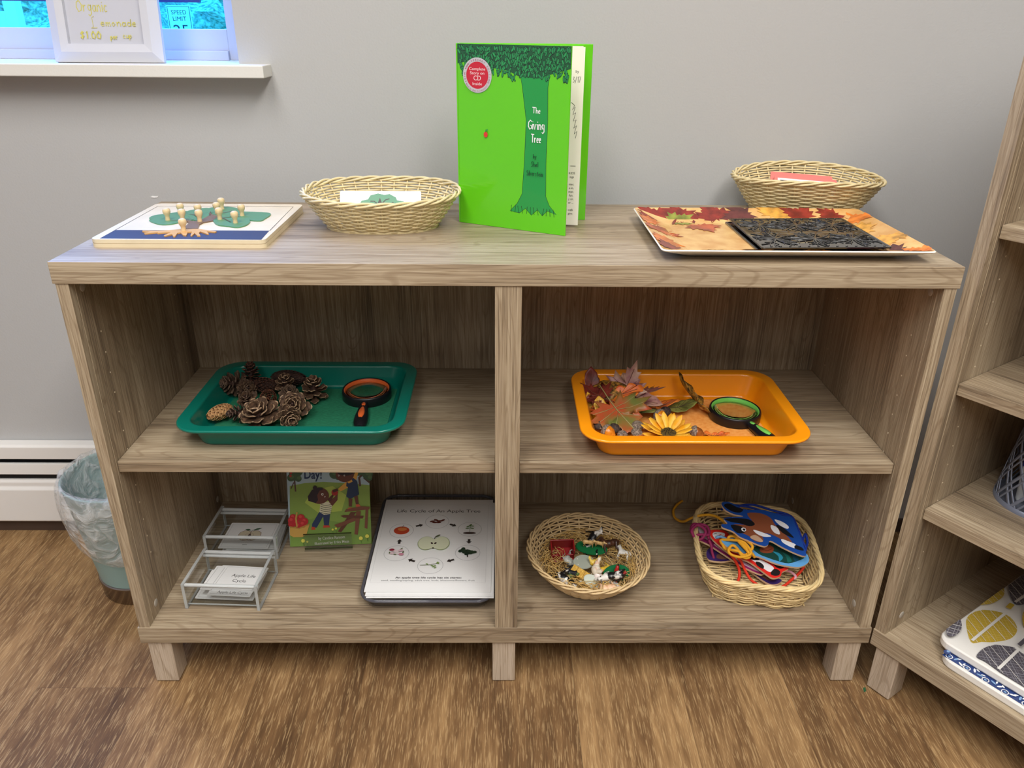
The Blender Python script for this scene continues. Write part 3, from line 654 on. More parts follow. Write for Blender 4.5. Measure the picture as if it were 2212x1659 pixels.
# cover print: a plain green tree, the title on its trunk
pc = Pic(.00003, .16, .5); DG = (30, 150, 66); LG = (34, 128, 72); OUT = (16, 50, 34)
tr_ = [(.088, .028), (.100, .040), (.108, .055), (.111, .100), (.113, .160), (.106, .205), (.100, .232), (.150, .232), (.146, .205), (.147, .160), (.146, .100), (.147, .055), (.153, .042), (.165, .030), (.150, .034), (.142, .026), (.134, .034), (.124, .025), (.114, .034), (.104, .026)]
pc.poly(tr_, DG); pc.line(tr_, .0006, OUT, True)
rg = random.Random(11)
pc.poly([(.0005, .2585), (.0005, .232), (.02, .236), (.05, .228), (.08, .226), (.10, .218), (.13, .216), (.15, .222), (.1795, .230), (.1795, .2585)], (26, 84, 50))
for k in range(430):
    x = rg.uniform(.003, .177); lim = .221 - .010 * math.sin(x * 40) - (.012 if .085 < x < .15 else 0)
    y = rg.uniform(lim, .2545) if k < 390 else .2545 - rg.uniform(0, .003)
    a = rg.uniform(-2.4, -.7); L_ = rg.uniform(.0055, .0085); W_ = L_ * .34
    pts = []
    for j in range(10):
        f = 2 * PI * j / 10; pts.append((x + L_ / 2 * math.cos(f) * math.cos(a) - W_ / 2 * math.sin(f) * math.sin(a), y + L_ / 2 * math.cos(f) * math.sin(a) + W_ / 2 * math.sin(f) * math.cos(a)))
    pts = [(min(.1795, max(.0005, p[0])), min(.2585, p[1])) for p in pts]
    z = pc.z(); pc.k -= 1
    pc.mb.flat(pts, .0001 + .0000012 * k, mat(LG if k % 3 else (40, 146, 80), .16, coat=.5))
    pc.mb.flat([(x + (p[0] - x) * 1.28, min(.2588, y + (p[1] - y) * 1.28)) for p in pts], .0001 + .0000012 * k - .0000006, mat(OUT, .2, coat=.5))
for k in range(12):
    x = .09 + .0065 * k; pc.line([(x, .026), (x + rg.uniform(-.003, .003), .037)], .0006, OUT)
WT = (240, 244, 240)
pc.hand('The', .1295, .170, .0080, .0011, WT, .0135); pc.hand('Giving', .1300, .148, .0125, .0014, WT, .0270); pc.hand('Tree', .1300, .130, .0115, .0014, WT, .0165)
pc.hand('by', .1285, .108, .0060, .0007, OUT, .0060); pc.hand('Shel', .1285, .096, .0075, .0007, OUT, .0120); pc.hand('Silverstein', .1290, .083, .0075, .0007, OUT, .0270)
pc.circle(.0475, .136, .0034, (214, 52, 40), .0040); pc.line([(.0475, .139), (.0478, .143)], .0007, OUT); pc.circle(.0495, .1425, .0020, DG, .0009, rot=.5)
pc.build('cover_print', fc, (0, -BT - .0001, 0), (PI / 2, 0, 0))
pc = Pic(.00004, .3)
pc.circle(0, 0, .0238, (196, 192, 196), n=48); pc.circle(0, 0, .0183, (196, 40, 58), n=48)
pc.text('Complete', 0, .0068, .0040, (240, 226, 224), .0265); pc.text('Story on', 0, .0012, .0040, (240, 226, 224), .0235)
pc.text('CD', 0, -.0068, .0068, (240, 226, 224), .0120); pc.text('Inside', 0, -.0132, .0040, (240, 226, 224), .0155)
pc.arc('40TH ANNIVERSARY EDITION', 0, 0, .0195, .0028, 205, -25, (150, 60, 80)); pc.arc('Read by Shel Silverstein!', 0, 0, .0222, .0026, 215, 325, (150, 60, 80), True)
st = pc.build('round_sticker', fc, (.0335, -BT - .0042, .2170), (PI / 2, 0, 0)); st.location.y = -BT - .0009; st['label'] = 'round red and silver sticker'

# ------------------------------------------------------------------ leaf shapes
MAPLE = [(0, -.30), (.05, -.18), (.30, -.36), (.26, -.20), (.52, -.16), (.42, -.05), (.70, .10), (.48, .16), (.52, .38), (.30, .26), (.30, .40), (.20, .42), (.24, .62), (.12, .58), (0, .90)]
MAPLE = MAPLE + [(-x, y) for x, y in MAPLE[-2:0:-1]]
OVATE = [(.34 * math.sin(PI * t) ** .8 * (1 + .08 * math.sin(26 * t)), -.5 + 1.3 * t) for t in [i / 14 for i in range(15)]]
OVATE = OVATE + [(-x, y) for x, y in OVATE[-2:0:-1]]
OAK = [((.16 + .17 * abs(math.sin(PI * 3.5 * t)) * (1 - .3 * t)) * (math.sin(PI * min(1, t * 1.02)) ** .35 if 0 < t < 1 else 0), -.5 + 1.35 * t) for t in [i / 22 for i in range(23)]]
OAK = OAK + [(-x, y) for x, y in OAK[-2:0:-1]]
def fan(out, rings=4):
    v = [(0.0, .1)]; f = []; n = len(out)
    for k in range(1, rings + 1):
        q = k / rings; v += [(x * q, .1 + (y - .1) * q) for x, y in out]
    for i in range(n):
        j = (i + 1) % n; f.append((0, 1 + i, 1 + j))
        for k in range(rings - 1): a = 1 + k * n; c = a + n; f.append((a + i, c + i, c + j, a + j))
    return v, f

# leaf patterned platter
PXc, PYc, PWd, PDp = .3825, .139, .365, .262
pl = thing('serving_platter', 'rectangular autumn leaf platter at the right end of the shelf top', 'platter', (PXc, PYc, H))
TAN = two_tone('parchment_print', (214, 160, 92), (238, 196, 128), 30, .22, .35, .65, detail=5)
prf = [(.275, .170, .001, .012), (.290, .185, .0, .014), (.362, .258, .0150, .010), (.365, .262, .0168, .010), (.362, .258, .0180, .010), (.285, .180, .0052, .018), (.270, .165, .0036, .016)]
loops = [rrect(w_, d_, r_, z_, 5) for (w_, d_, z_, r_) in prf]
MB().loft(loops[:5], mat((244, 236, 220), .25), True, False, False).build('white_rim', pl); b = MB().loft(loops[4:], TAN, False, True, False); b.build('patterned_face', pl)
def surf(x, y):
    ex = (abs(x) - .1425) / .0385; ey = (abs(y) - .090) / .039; e = max(ex, ey, 0); return .0040 + min(1, e) * .0140 + (.0008 if e > 0 else 0)
lc = {'red': (130, 44, 34), 'org': (222, 120, 48), 'grn': (128, 132, 52), 'brn': (92, 44, 40), 'gold': (206, 150, 66), 'rust': (176, 84, 42)}
LP = {k: two_tone('leaf_print_' + k, tuple(int(a * .85) for a in v), tuple(min(255, int(a * 1.2)) for a in v), 60, .22, .35, .65) for k, v in lc.items()}
b = MB(); mv, mf = fan(MAPLE, 6)
for (px_, py_, s_, r_, c) in ((-.150, .100, .050, .6, 'red'), (-.105, .112, .052, 2.6, 'red'), (-.118, .090, .040, -1.0, 'grn'), (-.165, .060, .045, 1.4, 'org'), (-.160, .005, .050, -.4, 'rust'), (-.158, -.055, .050, 2.0, 'org'), (-.160, -.095, .042, .4, 'red'),
                          (-.085, .062, .046, 3.4, 'rust'), (-.055, .105, .050, .3, 'red'), (-.008, .110, .050, 1.9, 'brn'), (.040, .112, .048, -.6, 'gold'), (.085, .105, .048, .9, 'red'), (.135, .108, .045, 2.2, 'red'), (.165, .080, .042, .2, 'org'),
                          (.150, .030, .052, 1.1, 'gold'), (.162, -.030, .042, 2.7, 'gold'), (.148, -.085, .050, 1.6, 'brn'), (.165, -.115, .036, .3, 'org'), (.10, -.11, .040, -.7, 'red'), (.03, -.115, .038, .8, 'gold'), (-.05, -.113, .040, 2.1, 'rust'), (-.11, -.11, .036, 0, 'grn')):
    vs = []
    for (x, y) in mv:
        X = px_ + s_ * (x * math.cos(r_) - y * math.sin(r_)); Y = py_ + s_ * (x * math.sin(r_) + y * math.cos(r_))
        X = max(-.1805, min(.1805, X)); Y = max(-.129, min(.129, Y)); vs.append((X, Y, surf(X, Y) + .0002 + .00006 * len(b.f) / 400))
    b.add(vs, mf, LP[c])
b.build('leaf_print', pl)
# black rubbing plates
BLK = mat((16, 16, 17), .16, coat=.9, name='black_plastic')
pa, pb_, pcx, pd = atz(1579, 470, H + .0125), atz(1815, 469, H + .0125), atz(1929, 532, H + .0125), atz(1646, 533, H + .0125)
ux = ((pb_ - pa) + (pcx - pd)) / 2; wpl = ux.length; hpl = ((pa - pd).length + (pb_ - pcx).length) / 2; ctr = (pa + pb_ + pcx + pd) / 4
rz = math.atan2((pa - pd).y + (pb_ - pcx).y, (pa - pd).x + (pb_ - pcx).x) - PI / 2
for i, lab in enumerate(('black embossed rubbing plate, bottom of the pair on the platter', 'black leaf embossed rubbing plate, top of the pair on the platter')):
    zz = H + .0046 + .0044 * i
    t = thing('rubbing_plate', lab, 'plate', (ctr.x - (.006 if i == 0 else 0), ctr.y - (.002 if i == 0 else 0), zz), (0, math.radians(-.6), rz + (.012 if i == 0 else 0)))
    MB().loft([rrect(wpl, hpl, .004, 0), rrect(wpl, hpl, .004, .0022), rrect(wpl - .006, hpl - .006, .004, .0022), rrect(wpl - .008, hpl - .008, .004, .0014)], BLK, smooth=False).build('plate_body', t, .0004)
    if i:
        b = MB(); rg = random.Random(5)
        for gx in range(3):
            for gy in range(2):
                cx, cy = (-1 + gx) * wpl * .31, (-.5 + gy) * hpl * .46; base_a = rg.uniform(0, 6.28)
                for k in range(24):
                    a = base_a + k * 2 * PI / 24 * .95; L_ = rg.uniform(.75, 1.25) * min(wpl * .19, hpl * .34); cu = rg.uniform(-.5, .5); pts = []
                    for j in range(5):
                        q = j / 4; aa = a + cu * q; pts.append((max(-wpl / 2 + .005, min(wpl / 2 - .005, cx + L_ * q * math.cos(aa))), max(-hpl / 2 + .005, min(hpl / 2 - .005, cy + L_ * q * math.sin(aa))), .0017))
                    b.tube(pts, [.0013, .0011, .0010, .0008, .0006], BLK, 5)
                    for q in (2, 3):
                        p = pts[q]; aa = a + cu * .6 + (.8 if k % 2 else -.8)
                        b.tube([p, (max(-wpl / 2 + .005, min(wpl / 2 - .005, p[0] + .010 * math.cos(aa))), max(-hpl / 2 + .005, min(hpl / 2 - .005, p[1] + .010 * math.sin(aa))), .0016)], .0006, BLK, 5)
        for k in range(26):
            s_ = -1 if k % 2 else 1; b.ell((-wpl / 2 + .008 + k * (wpl - .016) / 25, s_ * (hpl / 2 - .007), .0018), (.0017, .0012, .0013), BLK, 8, 5)
        b.build('raised_pattern', t)

# ------------------------------------------------------------------ middle shelf: green tray with cones, orange tray with leaves
def tray(label, loc, W_, D_, h, inset, col, rough=.28, fl=.018):
    t = thing('plastic_tray', label, 'tray', loc); m = mat(col, rough, coat=.35, name='tray_plastic')
    bw_, bd_ = W_ - 2 * inset, D_ - 2 * inset; tw, td = W_ - 2 * fl, D_ - 2 * fl; k = .0022
    prf = [(bw_ - .012, bd_ - .012, 0, .022), (bw_ - .003, bd_ - .003, .0015, .026), (bw_, bd_, .005, .028), (tw, td, h - .005, .032), (tw + .002, td + .002, h - .003, .033), (W_ - .003, D_ - .003, h - .003, .044), (W_, D_, h - .0045, .045), (W_ + .0004, D_ + .0004, h - .002, .045), (W_ - .002, D_ - .002, h, .044), (W_ - .0035, D_ - .0035, h, .043), (tw + .0035, td + .0035, h, .033), (tw + .001, td + .001, h - .0003, .0325),
           (tw - k, td - k, h - .0016, .032), (tw - k - .001, td - k - .001, h - .004, .031), (bw_ - 2 * k + .001, bd_ - 2 * k + .001, .009, .0275), (bw_ - 2 * k, bd_ - 2 * k, .007, .027), (bw_ - .008, bd_ - .008, .003, .024), (bw_ - .016, bd_ - .016, .0024, .02)]
    MB().loft([rrect(a, c, r, z, 8) for a, c, z, r in prf], m).build('tray_body', t); return t
ZS_ = .4216
gt = tray('dark green plastic tray holding pine cones, on the left middle shelf', (-.333, .172, ZS_), .350, .265, .040, .027, (4, 114, 98))
ot = tray('bright orange plastic tray of leaves, on the right middle shelf', (.283, .140, ZS_), .348, .262, .042, .029, (255, 158, 18))
FG = two_tone('green_felt', (16, 104, 72), (34, 128, 92), 180, .9, .35, .65, stretch=(1, 4, 1)); FO = two_tone('orange_felt', (246, 156, 66), (255, 176, 92), 160, .9, .35, .65)
o = MB().box(-.138, .138, -.094, .094, 0, .0012, FG).build('felt_sheet', loc=(-.333, .172, ZS_ + .0026)); tag(o, 'green felt sheet lining the green tray under the cones', 'felt sheet')
o = MB().box(-.120, .122, -.086, .086, 0, .0012, FO).build('felt_sheet', loc=(.292, .140, ZS_ + .0026), rot=(0, 0, math.radians(3))); tag(o, 'orange felt sheet lining the orange tray under the leaves', 'felt sheet')

def magnifier(label, c, end, col):
    dx, dy = end[0] - c[0], end[1] - c[1]; a = math.atan2(dy, dx); L_ = math.hypot(dx, dy)
    t = thing('magnifying_glass', label, 'magnifying glass', (c[0], c[1], ZS_ + .0040), (0, math.radians(2.0), a))
    BK_ = mat((22, 22, 26), .35, name='black_rubber'); CM = mat(col, .3)
    MB().lathe([(.0375, .001), (.0405, 0), (.0420, .002), (.0420, .015), (.0412, .0175), (.0398, .0182), (.0385, .0175), (.0375, .012)], BK_, 64, cap=False).build('outer_rim', t)
    MB().lathe([(.0380, .003), (.0364, .003), (.0362, .010), (.0366, .0155), (.0392, .0178), (.0384, .008)], CM, 64, cap=False).build('inner_ring', t)['label'] = 'orange inner ring' if col[0] > 200 else 'lime green inner ring'
    lg = MB().lathe([(.0001, .0075), (.020, .0082), (.0364, .0100), (.0364, .0112), (.020, .0132), (.0001, .0142)], mat((250, 252, 250), .0, trans=1.0, ior=1.22, name='lens_glass'), 48, cap=False).build('lens', t)
    prof = [(.040, .0055), (.046, .0065), (.054, .0075), (.070, .0095), (.088, .0115), (.104, .0115), (.114, .0095), (.120, .0055)]
    k = L_ / .120
    loops = [[(x * k, r * math.cos(2 * PI * j / 16), .0095 + r * .72 * math.sin(2 * PI * j / 16)) for j in range(16)] for x, r in prof]
    MB().loft(loops, BK_).build('handle', t)
    def inlay(x0_, x1_, w0, w1, yoff=0):
        n = 14; up = []; dn = []
        for i in range(n + 1):
            q = i / n; x = x0_ + (x1_ - x0_) * q; w_ = (w0 + (w1 - w0) * q) * math.sin(PI * min(1, max(0, q * .94 + .04))) ** .5
            i0 = [i_ for i_ in range(len(prof) - 1) if prof[i_][0] <= x][-1]; fq = (x - prof[i0][0]) / (prof[i0 + 1][0] - prof[i0][0])
            rr = prof[i0][1] + fq * (prof[i0 + 1][1] - prof[i0][1]); zt = .0095 + .72 * math.sqrt(max(0, rr * rr - w_ * w_ * .6)) + .0008
            up.append((x * k, yoff + w_, zt)); dn.append((x * k, yoff - w_, zt))
        b = MB(); vs = up + dn + [(p[0], p[1], p[2] - .003) for p in up + dn]; N_ = n + 1
        f = [(N_ + i, N_ + i + 1, i + 1, i) for i in range(n)] + [(i, i + 1, 2 * N_ + i + 1, 2 * N_ + i) for i in range(n)] + [(N_ + i + 1, N_ + i, 3 * N_ + i, 3 * N_ + i + 1) for i in range(n)]
        b.add(vs, f, CM, True); o = b.build('grip_inlay', t); o['label'] = 'orange grip inlay' if col[0] > 200 else 'lime green grip inlay'; return o
    inlay(.046, .058, .0028, .0034); inlay(.064, .102, .0036, .0060)
    return t
magnifier('black magnifying glass with an orange ring in the green tray', (-.2425, .232), (-.2360, .112), (232, 108, 52))
magnifier('black magnifying glass with a lime ring in the orange tray', (.3755, .160), (.4135, .060), (120, 206, 92))

# pine cones
C1 = two_tone('cone_scale', (60, 42, 30), (108, 80, 58), 160, .7, .35, .65); C1T = two_tone('cone_tip', (134, 106, 80), (190, 160, 126), 220, .6, .35, .65)
C2 = two_tone('cone_dark', (40, 26, 22), (74, 48, 38), 180, .7, .35, .65); C3 = two_tone('cone_tan', (176, 128, 82), (214, 168, 116), 120, .55, .35, .65)
C4 = two_tone('cone_red', (66, 36, 24), (118, 70, 44), 200, .6, .35, .65); C5 = two_tone('cone_grey', (74, 56, 44), (122, 98, 78), 150, .7, .35, .65)
def cone(label, px, py, zc, R, L_, n, style, tilt, yaw, mA, mB, seed):
    rg = random.Random(seed); b = MB(); R *= .93
    b.lathe([(.001, .04 * L_), (.26 * R, .12 * L_), (.24 * R, .5 * L_), (.10 * R, .85 * L_), (.001, .92 * L_)], C2, 10)
    for i in range(n):
        t = (i + .5) / n; az = i * 2.39996 + rg.uniform(-.08, .08)
        if style == 'open':
            el = math.radians(-22 + 84 * t ** .9 + rg.uniform(-6, 6)); z0 = L_ * (.10 + .72 * t); r0 = .12 * R
            ln = R * (.62 + .42 * math.sin(PI * min(1, .18 + t * .8))) * (1 - .42 * t) ; wd = R * (.33 - .13 * t)
        elif style == 'rosette':
            el = math.radians(-8 + 74 * t + rg.uniform(-5, 5)); z0 = L_ * (.15 + .5 * t); r0 = .08 * R; ln = R * (1.02 - .45 * t) * rg.uniform(.9, 1.06); wd = R * (.36 - .14 * t)
        else:   # closed, spruce like or tan larch like
            rr = math.sin(PI * min(1, (.10 + .86 * t))) ** .6; el = math.radians(56 + 22 * t); z0 = L_ * (.02 + .84 * t); r0 = R * rr * .62; ln = R * .62; wd = R * (.27 if style == 'closed' else .14)
        ce, se = math.cos(el), math.sin(el); ca, sa = math.cos(az), math.sin(az)
        rows = ((0, .30), (.30, .50), (.58, .88), (.80, 1.0), (.93, .92), (1.0, .62)); vs = []; th = (.00025 + .030 * R) if style in ('open', 'rosette') else .03 * R
        for side_ in (0, 1):
            for (q, wq) in rows:
                for j in (-1, -.5, 0, .5, 1):
                    l_ = ln * (q - (.16 * j * j * q * q)); s_ = wd * wq * j
                    up = j * j * (.18 if style in ('open', 'rosette') else -.12) * wd * wq + ln * .12 * q * q + (th * (.4 + q) if side_ else 0)
                    rad = r0 + l_ * ce - up * se; zz = z0 + l_ * se + up * ce
                    vs.append((rad * ca - s_ * sa, rad * sa + s_ * ca, zz))
        fA = []; fB = []
        for r in range(5):
            for j in range(4):
                q = r * 5 + j; fA.append((q, q + 5, q + 6, q + 1)); f = (30 + q, 31 + q, 36 + q, 35 + q); (fB if r >= 4 else fA).append(f)
            (fB if r >= 3 else fA).append((r * 5, 30 + r * 5, 35 + r * 5, 5 + r * 5)); (fB if r >= 3 else fA).append((r * 5 + 4, 9 + r * 5, 39 + r * 5, 34 + r * 5))
        fB += [(25 + j, 55 + j, 56 + j, 26 + j) for j in range(4)]
        o_ = len(b.v); b.add(vs, fA, mA, True); k = b.mid(mB)
        for f in fB: b.f.append([i_ + o_ for i_ in f]); b.mi.append(k); b.sm.append(False)
    p = atz(px, py, zc)
    Rm = Matrix.Rotation(math.radians(yaw), 4, 'Z') @ Matrix.Rotation(math.radians(tilt), 4, 'X') @ Matrix.Translation((0, 0, -L_ * .45))
    b.v = [tuple(Rm @ Vector(v)) for v in b.v]
    # rest on the felt or in the heap: never below the liner
    mz = min(v[2] for v in b.v); zf = max(zc, ZS_ + .0040 - mz) if zc - ZS_ < .030 else zc
    o = b.build('pine_cone', loc=(p.x, p.y, zf)); tag(o, label, 'pine cone', 'pine cones in the green tray'); return o
def K_(cx, cy): return 440 + cx / 7.9, 780 + cy / 7.9
ZF = ZS_ + .004
for (cx, cy, dz, R, L_, n, st, tilt, yaw, a, bb, lab) in (
    (1400, 290, .022, .020, .062, 150, 'spruce', 88, 84, C2, C2, 'long dark bristly cone lying across the back of the heap'),
    (1000, 400, .020, .018, .055, 130, 'spruce', 86, 70, C2, C4, 'dark bristly cone half hidden behind the reddish one'),
    (800, 190, .040, .018, .036, 40, 'open', -12, 0, C2, C4, 'small dark cone standing at the back left of the heap'),
    (500, 420, .022, .024, .042, 40, 'open', 70, -40, C5, C5, 'round grey brown cone at the left back'),
    (745, 480, .020, .018, .036, 44, 'open', 62, 30, C1, C5, 'small grey cone in the left middle of the heap'),
    (1390, 380, .036, .019, .040, 24, 'open', 20, 20, C1, C1T, 'sparse cone with finger like scales on top of the heap'),
    (1880, 470, .024, .025, .048, 30, 'open', 14, 10, C1, C1T, 'tall splayed cone at the right end of the heap'),
    (1460, 560, .024, .019, .036, 44, 'open', 40, 25, C5, C5, 'grey brown cone in the middle, behind the round pale one'),
    (1105, 620, .022, .0185, .048, 130, 'spruce', 78, 12, C4, C4, 'reddish bristly cone in the centre of the heap'),
    (745, 660, .026, .021, .034, 22, 'rosette', 35, 0, C1, C5, 'small opened cone left of the reddish one'),
    (310, 860, .016, .0165, .050, 80, 'closed', 84, -28, C3, C3, 'smooth closed tan cone at the front left'),
    (590, 890, .018, .017, .036, 34, 'open', 80, -60, C2, C5, 'dark open cone beside the tan one'),
    (1530, 760, .028, .027, .034, 30, 'rosette', 52, 10, C1, C1T, 'round pale rimmed cone facing front at right'),
    (930, 905, .024, .036, .028, 24, 'rosette', 26, -10, C1, C1T, 'largest flower like open cone at the front'),
    (1470, 1010, .014, .021, .042, 34, 'open', 86, 24, C1, C1T, 'open cone with pale tips at the front right')):
    px, py = K_(cx, cy); cone(lab, px, py, ZF + dz, R, L_, n, st, tilt, yaw, a, bb, int(cx))

# autumn leaves, acorns, sunflower
def leafmat(n, a, c, d=None, s=45): return two_tone('leaf_' + n, a, c, s, .45, .38, .60, d)
LM = {'grnrust': leafmat('green_rust', (112, 118, 56), (176, 80, 44), (196, 92, 50), 22), 'mauve': leafmat('mauve', (150, 96, 100), (186, 150, 128)), 'pink': leafmat('pink', (176, 84, 92), (150, 116, 88)),
      'gold': leafmat('gold', (74, 50, 24), (186, 136, 54), None, 160), 'dred': leafmat('dark_red', (92, 30, 26), (134, 52, 40)), 'brn': leafmat('brown', (82, 44, 34), (120, 76, 52)),
      'grn': leafmat('green', (92, 100, 44), (136, 140, 70)), 'yel': leafmat('yellow', (214, 160, 40), (238, 196, 84)), 'org': leafmat('orange', (216, 92, 34), (232, 130, 50))}
VEIN = {'grn': mat((70, 44, 30), .6), 'gold': mat((52, 32, 20), .6), 'grnrust': mat((160, 150, 96), .6)}
def leaf(label, cx, cy, dz, size, out, mk, yaw, pitch=0, roll=0, cx_=0.0, cy_=0.0, wav=.02, xs=1.0, seed=1, S_=6.506, ox=1220, oy=790):
    v, f = fan(out, 5); rg = random.Random(seed); p1, p2 = rg.uniform(0, 6), rg.uniform(0, 6)
    def zf(x, y): return cx_ * x * x + cy_ * (y - .2) * (y - .2) + wav * (math.sin(x * 9 + p1) + math.sin(y * 8 + p2)) * (.3 + abs(x) + abs(y) * .5)
    vs = [(x * size * xs, (y - .15) * size, zf(x, y) * size) for x, y in v]
    b = MB().add(vs, f, LM[mk], True)
    vm = VEIN.get(mk, mat((112, 70, 52), .6)); e = .010 * size + .0002
    def vt(pts, r): b.tube([(x * size * xs, (y - .15) * size, zf(x, y) * size + e * .3) for x, y in pts], r, vm, 4)
    vt([(0, -.62), (0, -.30), (0, 0), (0, .3), (0, .62)], .011 * size)
    tips = ((.48, -.10), (.50, .14), (.26, .36)) if out is MAPLE else ((.22, .10), (.24, .34), (.15, .54), (.2, -.12))
    for (x, y) in tips:
        for s_ in (1, -1): vt([(0, y * .25 - .06), (s_ * x * .5, y * .6 - .02), (s_ * x, y)], .006 * size)
    p = atz(1220 + cx / S_, 790 + cy / S_, ZF + dz) if S_ else Vector((cx, cy, 0))
    o = b.build('leaf', loc=(p.x, p.y, ZF + dz), rot=(math.radians(pitch), math.radians(roll), math.radians(yaw)))
    md = o.modifiers.new('thickness', 'SOLIDIFY'); md.thickness = .0004; md.offset = -1
    tag(o, label, 'leaf', 'artificial autumn leaves in the orange tray'); return o
leaf('large maple leaf shading from green to rust, in front of the others', 800, 700, .020, .086, MAPLE, 'grnrust', 205, -16, 12, .25, .2, .022, seed=2)
leaf('dark green leaf under the large maple leaf, right side', 1090, 590, .016, .055, OVATE, 'grn', 245, 0, -10, -.3, 0, .02, seed=3)
leaf('mauve maple leaf standing up at the back of the heap', 890, 250, .040, .056, MAPLE, 'mauve', -30, 52, 10, .2, .3, .03, seed=4)
leaf('pink maple leaf right of the mauve standing one', 1120, 380, .028, .052, MAPLE, 'pink', -115, 22, -8, .2, .2, .03, seed=5)
leaf('long brown mauve leaf pointing right across the heap', 1110, 500, .026, .052, OVATE, 'mauve', 240, 10, 26, .6, 0, .03, .8, seed=6)
leaf('dark brown leaf in the hollow of the heap', 960, 470, .020, .060, OVATE, 'brn', 250, 4, 0, .3, .1, .02, seed=7)
leaf('mottled gold leaf with dark veins on the left of the heap', 570, 330, .034, .062, OVATE, 'gold', 290, 14, 24, -.5, -.2, .02, 1.0, seed=8)
leaf('small dark red leaf sticking up at the back left corner', 375, 220, .030, .040, OVATE, 'dred', 5, 60, 0, .5, .2, .02, seed=9)
leaf('dark red leaf reaching towards the left wall of the orange tray', 440, 400, .030, .050, MAPLE, 'dred', 40, 8, -14, .3, .2, .03, seed=10)
leaf('rust and gold curled leaf in the middle of the heap', 830, 390, .030, .050, OAK, 'org', 285, 18, 30, 1.2, 0, .03, seed=11)
leaf('dark red leaf lying low in the centre of the heap', 660, 450, .020, .060, MAPLE, 'dred', 120, 0, 0, .2, .2, .03, seed=12)
leaf('olive green oval leaf with dark veins, right of the heap', 1650, 570, .012, .046, OVATE, 'grn', 268, 20, 0, .3, .2, .02, 1.25, seed=13)
leaf('rust leaf joined to the olive one', 1370, 560, .012, .046, OVATE, 'org', 262, 20, 0, .4, .3, .03, .9, seed=14)
leaf('long curled mottled gold leaf rising beside the lime magnifier', 1790, 450, .022, .074, OAK, 'gold', 52, 34, 34, 1.6, .3, .02, .8, seed=15)
leaf('yellow petal shaped leaf standing at the left', 495, 560, .022, .026, OVATE, 'yel', 10, 50, 0, .6, 0, .01, 1.2, seed=16)
leaf('second yellow petal shaped leaf, nearer the left wall', 360, 500, .020, .026, OVATE, 'yel', 30, 55, 0, .6, 0, .01, .9, seed=17)
leaf('narrow orange brown leaf below the yellow petals', 410, 600, .014, .034, OVATE, 'org', 220, 20, 20, .6, 0, .01, .7, seed=18)
leaf('small red leaf lying alone near the front wall, right of the acorns', 2130, 985, .004, .030, OAK, 'org', 262, 8, 0, .8, .5, .05, .8, seed=19)
NUT = two_tone('acorn_nut', (196, 104, 20), (240, 160, 44), 90, .22, .35, .7); NUTB = two_tone('acorn_nut_brown', (120, 64, 28), (170, 100, 44), 90, .25, .35, .7)
CAPM = two_tone('acorn_cap', (92, 80, 70), (150, 134, 118), 420, .8, .40, .60, bump=.6); CAPD = two_tone('acorn_cap_dark', (40, 30, 28), (74, 58, 50), 300, .8, .4, .6, bump=.6)
def acorn(label, cx, cy, dz, r, tilt, yaw, nut=None, cap_=None, capm=CAPM):
    p = atz(1220 + cx / 6.506, 790 + cy / 6.506, ZF + dz); t = thing('acorn', label, 'acorn', (p.x, p.y, ZF + max(dz, r * .98)), (math.radians(tilt), 0, math.radians(yaw)), 'acorns in the orange tray')
    if nut: MB().lathe([(.001, -r * 1.45), (r * .25, -r * 1.30), (r * .70, -r * .95), (r * .95, -r * .35), (r * .97, 0), (r * .9, r * .2)], nut, 20).build('nut', t)
    prof = [(r * .86, -r * .05), (r * 1.10, -r * .08), (r * 1.14, r * .10), (r * 1.0, r * .45), (r * .6, r * .75), (r * .15, r * .86), (r * .12, r * 1.15), (.0004, r * 1.2)]
    MB().lathe(prof, capm, 22).build('cap', t); return t
acorn('acorn with glossy orange nut, beside the sunflower at its back left', 1330, 700, .012, .0105, -78, 38, NUT)
acorn('acorn with bright orange nut at the front left corner', 590, 925, .010, .0105, -80, 58, NUT)
acorn('brown acorn with grey cap at the right of the sunflower', 1830, 945, .009, .0100, -84, 82, NUTB)
acorn('grey acorn cap between the maple leaf tip and the sunflower', 1020, 850, .012, .0085, 30, 0, NUTB)
acorn('grey acorn cap at the front, left of the sunflower', 1010, 950, .009, .0085, 20, 40, NUTB)
acorn('grey acorn cap near the front wall below the maple leaf', 810, 980, .008, .0075, 40, 10, NUTB)
acorn('dark acorn cap half under the maple leaf at left', 700, 885, .010, .0085, 20, 30, NUTB, capm=CAPD)
acorn('dark acorn behind the bright orange one at the left', 480, 850, .009, .0085, 10, 0, NUTB, capm=CAPD)
acorn('dark acorn cap behind the glossy orange acorn', 1415, 645, .010, .0085, 20, -30, NUTB, capm=CAPD)
q = atz(1443, 934, ZF + .012)
sf = thing('sunflower', 'yellow artificial sunflower head at the front of the orange tray', 'flower', (q.x, q.y, ZF + .004), (math.radians(10), 0, 0))
PET = two_tone('sunflower_petal', (244, 166, 24), (255, 200, 70), 60, .5, .35, .65); rg = random.Random(4)
